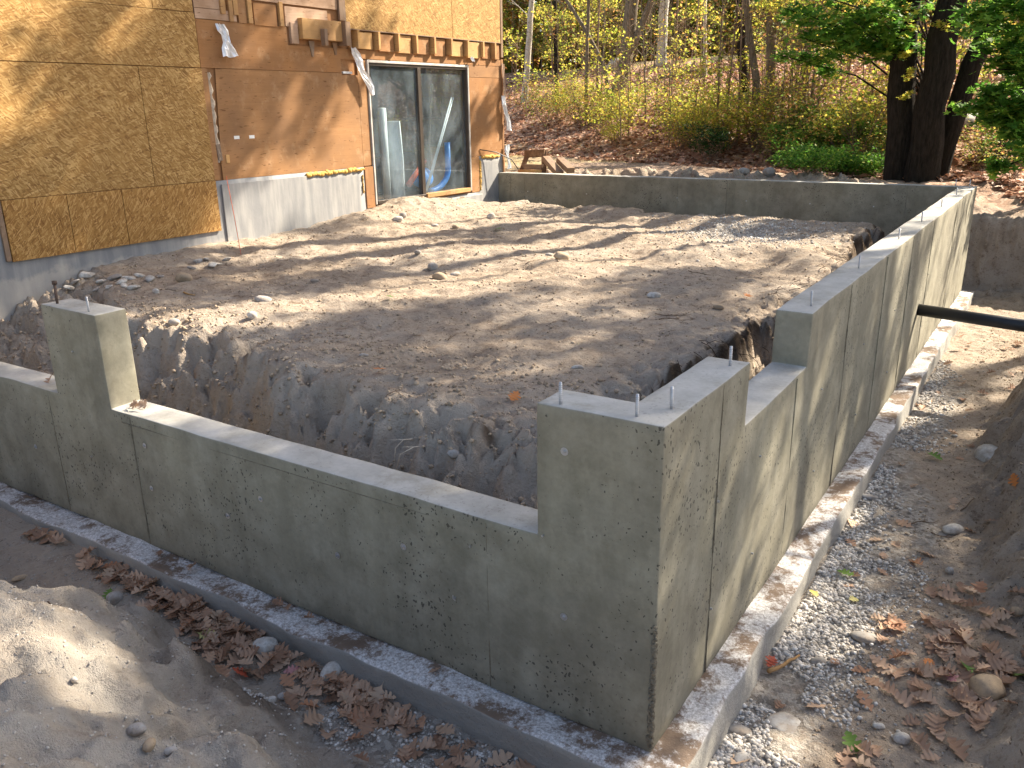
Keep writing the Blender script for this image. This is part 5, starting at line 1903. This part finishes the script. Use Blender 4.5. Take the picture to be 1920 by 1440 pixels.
def maple(label, base, boughs, seed, r0=.09, Ht=9, lsize=.19, per=230, leafm='leaf_green', depth=13.0):
    rg = random.Random(seed)
    ng = np.random.RandomState(seed)
    b = Vector((base[0], base[1], float(ground(*base))))
    e = empty('maple_tree', b)
    setp(e, label, 'tree')
    mu = Multi()
    pts = [Vector((.1 * math.sin(t * 4), .1 * math.cos(t * 5), -.2 + (Ht + .2) * t)) for t in np.linspace(0, 1, 9)]
    mu.add(*tube_data(pts, [r0 * (1 - .7 * i / 9) for i in range(9)], 10, .04, rg))
    pos = []
    for (px, py, yy, rad) in boughs:
        tgt = on(px, py, 1, yy) - b
        hz = max(.3, tgt.z - .3 * Vector((tgt.x, tgt.y)).length)
        st = Vector((0, 0, min(Ht * .95, hz)))
        mid = st.lerp(tgt, .5) + Vector((0, 0, .25))
        mu.add(*tube_data([st, mid, tgt], [r0 * .28, r0 * .18, r0 * .07], 5))
        for k in range(4):
            q = mid.lerp(tgt, rg.uniform(.2, 1))
            w2 = q + Vector((rg.uniform(-1, 1), rg.uniform(-1, 1), rg.uniform(-.5, .5))) * rad
            mu.add(*tube_data([q, w2], [r0 * .06, .004], 4))
            m_ = per // 4
            tt = ng.rand(m_)[:, None]
            pos.append(np.array(q)[None] * (1 - tt) + np.array(w2)[None] * tt + ng.randn(m_, 3) * np.array([.2, .2, .10]) * rad * 1.5)
    pos = np.concatenate(pos)
    s = lsize * (.6 + .7 * ng.rand(len(pos)))
    A = rotmats(len(pos), .9, ng) * s[:, None, None]
    obj('trunk', mu.mesh('trunk'), M['bark_dark'], e)
    obj('crown', scatter('crown', MV, MF, pos, A), M[leafm], e)
    return e


bl = [(1470, 15, 12.8, .55), (1520, 30, 12.6, .55), (1560, 10, 12.6, .5), (1600, 40, 12.6, .5), (1640, 15, 12.6, .5), (1500, 70, 12.9, .5), (1545, 60, 12.9, .4), (1580, 75, 12.8, .4), (1450, 100, 13, .35), (1620, 60, 12.7, .4), (1660, 45, 12.7, .35), (1440, -40, 12.9, .6), (1550, -60, 12.9, .6), (1640, -50, 12.9, .6), (1700, -30, 12.9, .5), (1480, -120, 12.9, .7), (1600, -130, 12.9, .7)]
maple('green maple whose low leafy boughs hang left of the oak clump', (on(1722, 330, 1, 16.5).x, 16.5), bl, 71)
br = [(1860, 60, 11.8, .45), (1900, 90, 11.6, .45), (1830, 90, 12, .35), (1870, 130, 11.8, .4), (1910, 150, 11.6, .4), (1830, 170, 12, .35), (1880, 200, 11.8, .35), (1920, 210, 11.6, .35), (1850, 230, 12, .3), (1800, 200, 12, .28), (1890, 250, 11.7, .3), (1930, 280, 11.5, .35), (1900, 20, 11.6, .5), (1840, 30, 12, .4), (1930, 100, 11.5, .4), (1890, 310, 11.8, .25), (1880, -50, 11.8, .6), (1930, 0, 11.6, .5)]
maple('green maple whose leafy boughs fill the right edge beside the oak clump', (0.9, 13.2), br, 72)
vine = [(1700, 70, 13.6, .16), (1695, 110, 13.6, .14), (1702, 150, 13.6, .12), (1692, 190, 13.6, .10), (1770, 55, 13.4, .15), (1680, 30, 13.6, .18)]
maple('young yellow green sapling with small leaves in front of the left oak trunk', (on(1696, 325, 1, 13.4).x, 13.4), vine, 73, .012, 3.2, .09, 60, 'leaf_yg')

# deeper woods
cnt = 0
FL = ['dark trunked tree deep in the woods with mixed autumn crown', 'tall yellow green tree deep in the woods', 'green crowned tree deep in the woods', 'broad autumn coloured tree deep in the woods', 'young yellow leaved tree deep in the woods']
while cnt < 64:
    ang = rgs.uniform(-2, 40)
    dist = rgs.uniform(46, 72)
    x = CAM[0] - dist * math.sin(math.radians(ang))
    y = CAM[1] + dist * math.cos(math.radians(ang))
    if y < 40 or x < -0.75 * y - 20:
        continue
    v = rgs.choice([0, 1, 2, 3, 4, 4, 4])
    put_tree(*VAR[v], x, y, FL[v], group='deep woods: ' + FL[v], rz=rgs.uniform(0, 6.28), sc=rgs.uniform(.5, .8), name='tree')
    cnt += 1


UND = []
for sd, lf, hh, nl in ((91, 'leaf_yg', 5.5, 2600), (92, 'leaf_mix', 6.5, 2600), (93, 'leaf_green', 5.0, 2600)):
    rg_ = random.Random(sd)
    mu_ = Multi()
    pts_2 = [Vector((.1 * math.sin(sd + 3 * t), .1 * math.cos(2 * t), -.2 + hh * t)) for t in np.linspace(0, 1, 8)]
    mu_.add(*tube_data(pts_2, [.06 * (1 - .8 * i / 8) for i in range(8)], 7))
    en_ = []
    for k in range(16):
        i = rg_.randint(1, 6)
        a = rg_.uniform(0, 6.28)
        limb(mu_, pts_2[i], Vector((math.cos(a), math.sin(a), rg_.uniform(.1, .9))), rg_.uniform(.9, 2.1), .02, 1, rg_, en_, seg=4)
    tm_ = mu_.mesh('trunk')
    tm_.materials.append(M['twig'])
    rg_.shuffle(en_)
    cs_ = [tuple(q) for q in en_[:30]]
    c_ = cloud('crown', cs_, [rg_.uniform(.3, .7) for _ in cs_], nl, .15, sd)
    c_.materials.append(M[lf])
    UND.append((tm_, c_))
UL = ['small yellow green understory tree', 'small autumn coloured understory tree', 'small green understory tree']
cnt = 0
while cnt < 46:
    ang = rgs.uniform(-1, 37)
    dist = rgs.uniform(43, 60)
    x = CAM[0] - dist * math.sin(math.radians(ang))
    y = CAM[1] + dist * math.cos(math.radians(ang))
    v = rgs.choice([0, 0, 1, 1, 2])
    put_tree(*UND[v], x, y, UL[v], group=UL[v] + 's on the ridge', rz=rgs.uniform(0, 6.28), sc=rgs.uniform(.9, 1.5), name='tree')
    cnt += 1


def wood_mass():
    rg = np.random.RandomState(9)
    n = 90000
    ang = np.radians(-14 + 66 * rg.rand(n))
    dist = 52 + 24 * rg.rand(n)
    x = CAM[0] - dist * np.sin(ang)
    y = CAM[1] + dist * np.cos(ang)
    hmax = 11 * (0.7 + .6 * (vn(x * .12, y * .12, 3) + .5))
    z = ground(x, y) + hmax * rg.rand(n) ** 1.1
    k = vn(x * .5 + z * .3, y * .5 + z * .5, 11) > -.28
    pos = np.stack([x, y, z], 1)[k]
    s = (.35 + .45 * rg.rand(len(pos)))
    A = rotmats(len(pos), 1.4, rg) * s[:, None, None]
    return scatter('woodland', QV, QF, pos, A)


wm = obj('woodland', wood_mass(), M['leaf_mix'])
setp(wm, 'distant mass of autumn foliage closing the view behind the slope', kind='stuff')


def litter_mesh():
    rg = np.random.RandomState(19)
    n = 60000
    ang = np.radians(-6 + 46 * rg.rand(n))
    dist = 15 + 34 * rg.rand(n) ** 1.2
    x = CAM[0] - dist * np.sin(ang)
    y = CAM[1] + dist * np.cos(ang)
    s = y + .4 * x - 14.5
    k = (s > -1.5 + 2 * vn(x, y, 4)) & (y > 12.2) & (s < 12 + 2 * vn(x, y, 6))
    x, y = x[k], y[k]
    pos = np.stack([x, y, ground(x, y) + .03], 1)
    A = rotmats(len(pos), .8, rg) * (.10 + .10 * rg.rand(len(pos)))[:, None, None]
    return scatter('leaf_litter', QV, QF, pos, A)


setp(obj('leaf_litter', litter_mesh(), M['litter']), 'reddish brown leaf litter covering the wooded slope', kind='stuff')

# fallen branches and rocks on the slope
for k, (px, py, L_, a, lab) in enumerate(((1235, 150, 3.0, .2, 'grey fallen log on the slope above the shrubs'), (1350, 195, 3.5, -.4, 'long fallen branch right of the forked tree'), (1540, 250, 2.4, .9, 'leaning dead branch left of the oak clump'), (1830, 240, 2.0, .3, 'dark fallen branch right of the oak clump'))):
    p = at(px, py)
    d = Vector((math.cos(a), math.sin(a) * .3, .08)) * L_
    setp(tube('fallen_branch', [p + Vector((0, 0, .1)), p + d * .5 + Vector((0, 0, .16)), p + d + Vector((0, 0, .12))], [.09, .07, .03], M['bark_grey'], seg=8), lab, 'branch')
for px, py, sz, lab in ((1800, 235, .55, 'pale boulder in the sun right of the oak clump'), (1160, 128, .9, 'low grey boulder on the ridge')):
    p = at(px, py)
    setp(obj('boulder', stone_mesh('boulder', (sz * 1.3, sz, sz * .7), int(px), .4), M['st_white'], None, p + Vector((0, 0, sz * .15))), lab, 'boulder')


# lower layers of the leaf drifts, too many to tell apart
def leaf_stuff(fn, n, label, seed, s0=.08, s1=.14):
    rg = np.random.RandomState(seed)
    b = OAK[2]
    V = np.array([v.co[:] for v in b.vertices])
    F = np.array([list(p.vertices) for p in b.polygons])
    P = fn(rg, n)
    pos = np.stack([P[:, 0], P[:, 1], ground(P[:, 0], P[:, 1]) + .008 + .02 * rg.rand(len(P))], 1)
    A = rotmats(len(P), .6, rg) * (s0 + (s1 - s0) * rg.rand(len(P)))[:, None, None]
    setp(obj('leaf_drift', scatter('leaf_drift', V, F, pos, A, True), M['driftleaf']), label, kind='stuff')


M['driftleaf'] = m_leaf('drift_leaf', [(0, (0.27, 0.16, 0.105)), (0.3, (0.43, 0.27, 0.18)), (0.6, (0.54, 0.36, 0.25)), (0.85, (0.62, 0.46, 0.33)), (1, (0.46, 0.22, 0.12))], 0.2)


def dr1(rg, n):
    c = rg.choice([-3.3, -2.9, -2.45, -2.2, -1.5, -1.3], n)
    x = c + rg.randn(n) * .2
    y = -FO - .03 - np.abs(rg.randn(n)) * np.where(x < -2.7, .07, .12)
    return np.stack([x, y], 1)


def dr2(rg, n):
    return np.stack([1.0 + .17 * rg.randn(n), 1.6 + .42 * rg.randn(n)], 1)


leaf_stuff(dr1, 190, 'layer of brown oak leaves under the front footing drift', 5)
leaf_stuff(dr2, 60, 'layer of brown oak leaves in the lower right heap', 6)

# ------------------------------------------------------------------ final wording: say where each repeat stands
MARKS = [(1060, 'beside the pale birch'), (1160, 'left of the forked tree'), (1260, 'right of the forked tree'), (1390, 'above the evergreen bush'), (1500, 'among the crooked grey trunks'), (1560, 'left of the maple boughs'), (1615, 'under the maple boughs'), (1660, 'left of the oak clump'), (1800, 'behind the oak clump'), (9999, 'at the right picture edge')]
SHORT = {'slender young tree with yellow green leaves on the wooded slope': 'slender yellow green young tree', 'small bare stemmed sapling with a few brown leaves in the woods': 'small sapling with few brown leaves', 'tall sapling with mixed autumn leaves in the woods': 'tall mixed autumn sapling', 'bare grey sapling without leaves on the slope': 'bare leafless sapling', 'thin pale sapling nearly bare on the slope': 'thin pale nearly bare sapling', 'short bushy yellow green sapling at the wood edge': 'short bushy yellow green sapling',
         'leafy yellow green shrub at the edge of the woods': 'leafy yellow green shrub', 'low rusty brown and yellow shrub at the edge of the woods': 'low rusty brown shrub', 'upright thin yellow leaved shrub at the edge of the woods': 'upright thin yellow shrub', 'low green leafy shrub behind the far wall': 'low green leafy shrub'}
SHORT.update({f: f for f in UL})
SHORT.update({f: f.split(' deep')[0] for f in FL})


def pxof(o):
    v = np.array(o.matrix_world.translation) - CAM if o.parent is None else None
    v = np.array(o.location) - CAM
    z = v @ _fw
    return 960 + FOC * (v @ _r2) / z


NUM = ['', 'leftmost', 'second from left', 'third from left', 'fourth from left', 'fifth from left', 'sixth from left', 'seventh from left', 'eighth from left', 'ninth from left', 'tenth from left', 'eleventh from left', 'twelfth from left']
buck = {}
for o in list(COL.objects):
    l = o.get('label')
    if l in SHORT:
        px = pxof(o)
        mk = next(m for a, m in MARKS if px < a)
        dep = 'far' if o.location.y > 20 else 'near'
        if l in FL:
            dep = 'distant'
        o['label'] = '%s %s, %s' % (dep, SHORT[l], mk)
        buck.setdefault(o['label'], []).append((px, o))
    elif o.name.split('.')[0] == 'concrete_chip' or o.get('group') in ('leaves on top of the front footing', 'tall trees right of the picture'):
        buck.setdefault(l, []).append((pxof(o), o))
    elif o.name.split('.')[0] == 'oak_leaf' and o.get('group'):
        look = {'0': 'flat', '1': 'slightly curled', '2': 'cupped', '3': 'curled', '4': 'wavy', '5': 'tightly curled', '6': 'nearly flat'}[str(OAK.index(o.data))]
        big = 'large' if o.scale.x > .118 else 'small' if o.scale.x < .1 else 'middling'
        g_ = o['group']
        x_, y_ = o.location.x, o.location.y
        if 'drifted' in g_:
            wh = ('at the drift left end' if x_ < -2.9 else 'above the large white stone' if x_ < -1.9 else 'beside the large white stone' if x_ < -1.6 else 'right of the oval white stone')
        elif 'heaped' in g_:
            wh = ('above the big tan rock' if y_ > 1.75 else 'around the big tan rock')
        elif 'scattered' in g_:
            wh = ('near the dark slab' if y_ < 2.2 else 'near the pale trench rock' if y_ < 3.6 else 'in the middle of the right trench' if y_ < 5.8 else 'under the drain pipe')
        elif 'on the gravel' in g_:
            wh = 'on gravel below the front footing'
        else:
            continue
        o['label'] = '%s %s brown oak leaf %s' % (big, look, wh)
        buck.setdefault(o['label'], []).append((pxof(o), o))
for l, L_ in buck.items():
    if 1 < len(L_) <= 12:
        L_.sort(key=lambda t: t[0])
        for i, (_, o) in enumerate(L_):
            o['label'] = l + ', ' + NUM[i + 1]
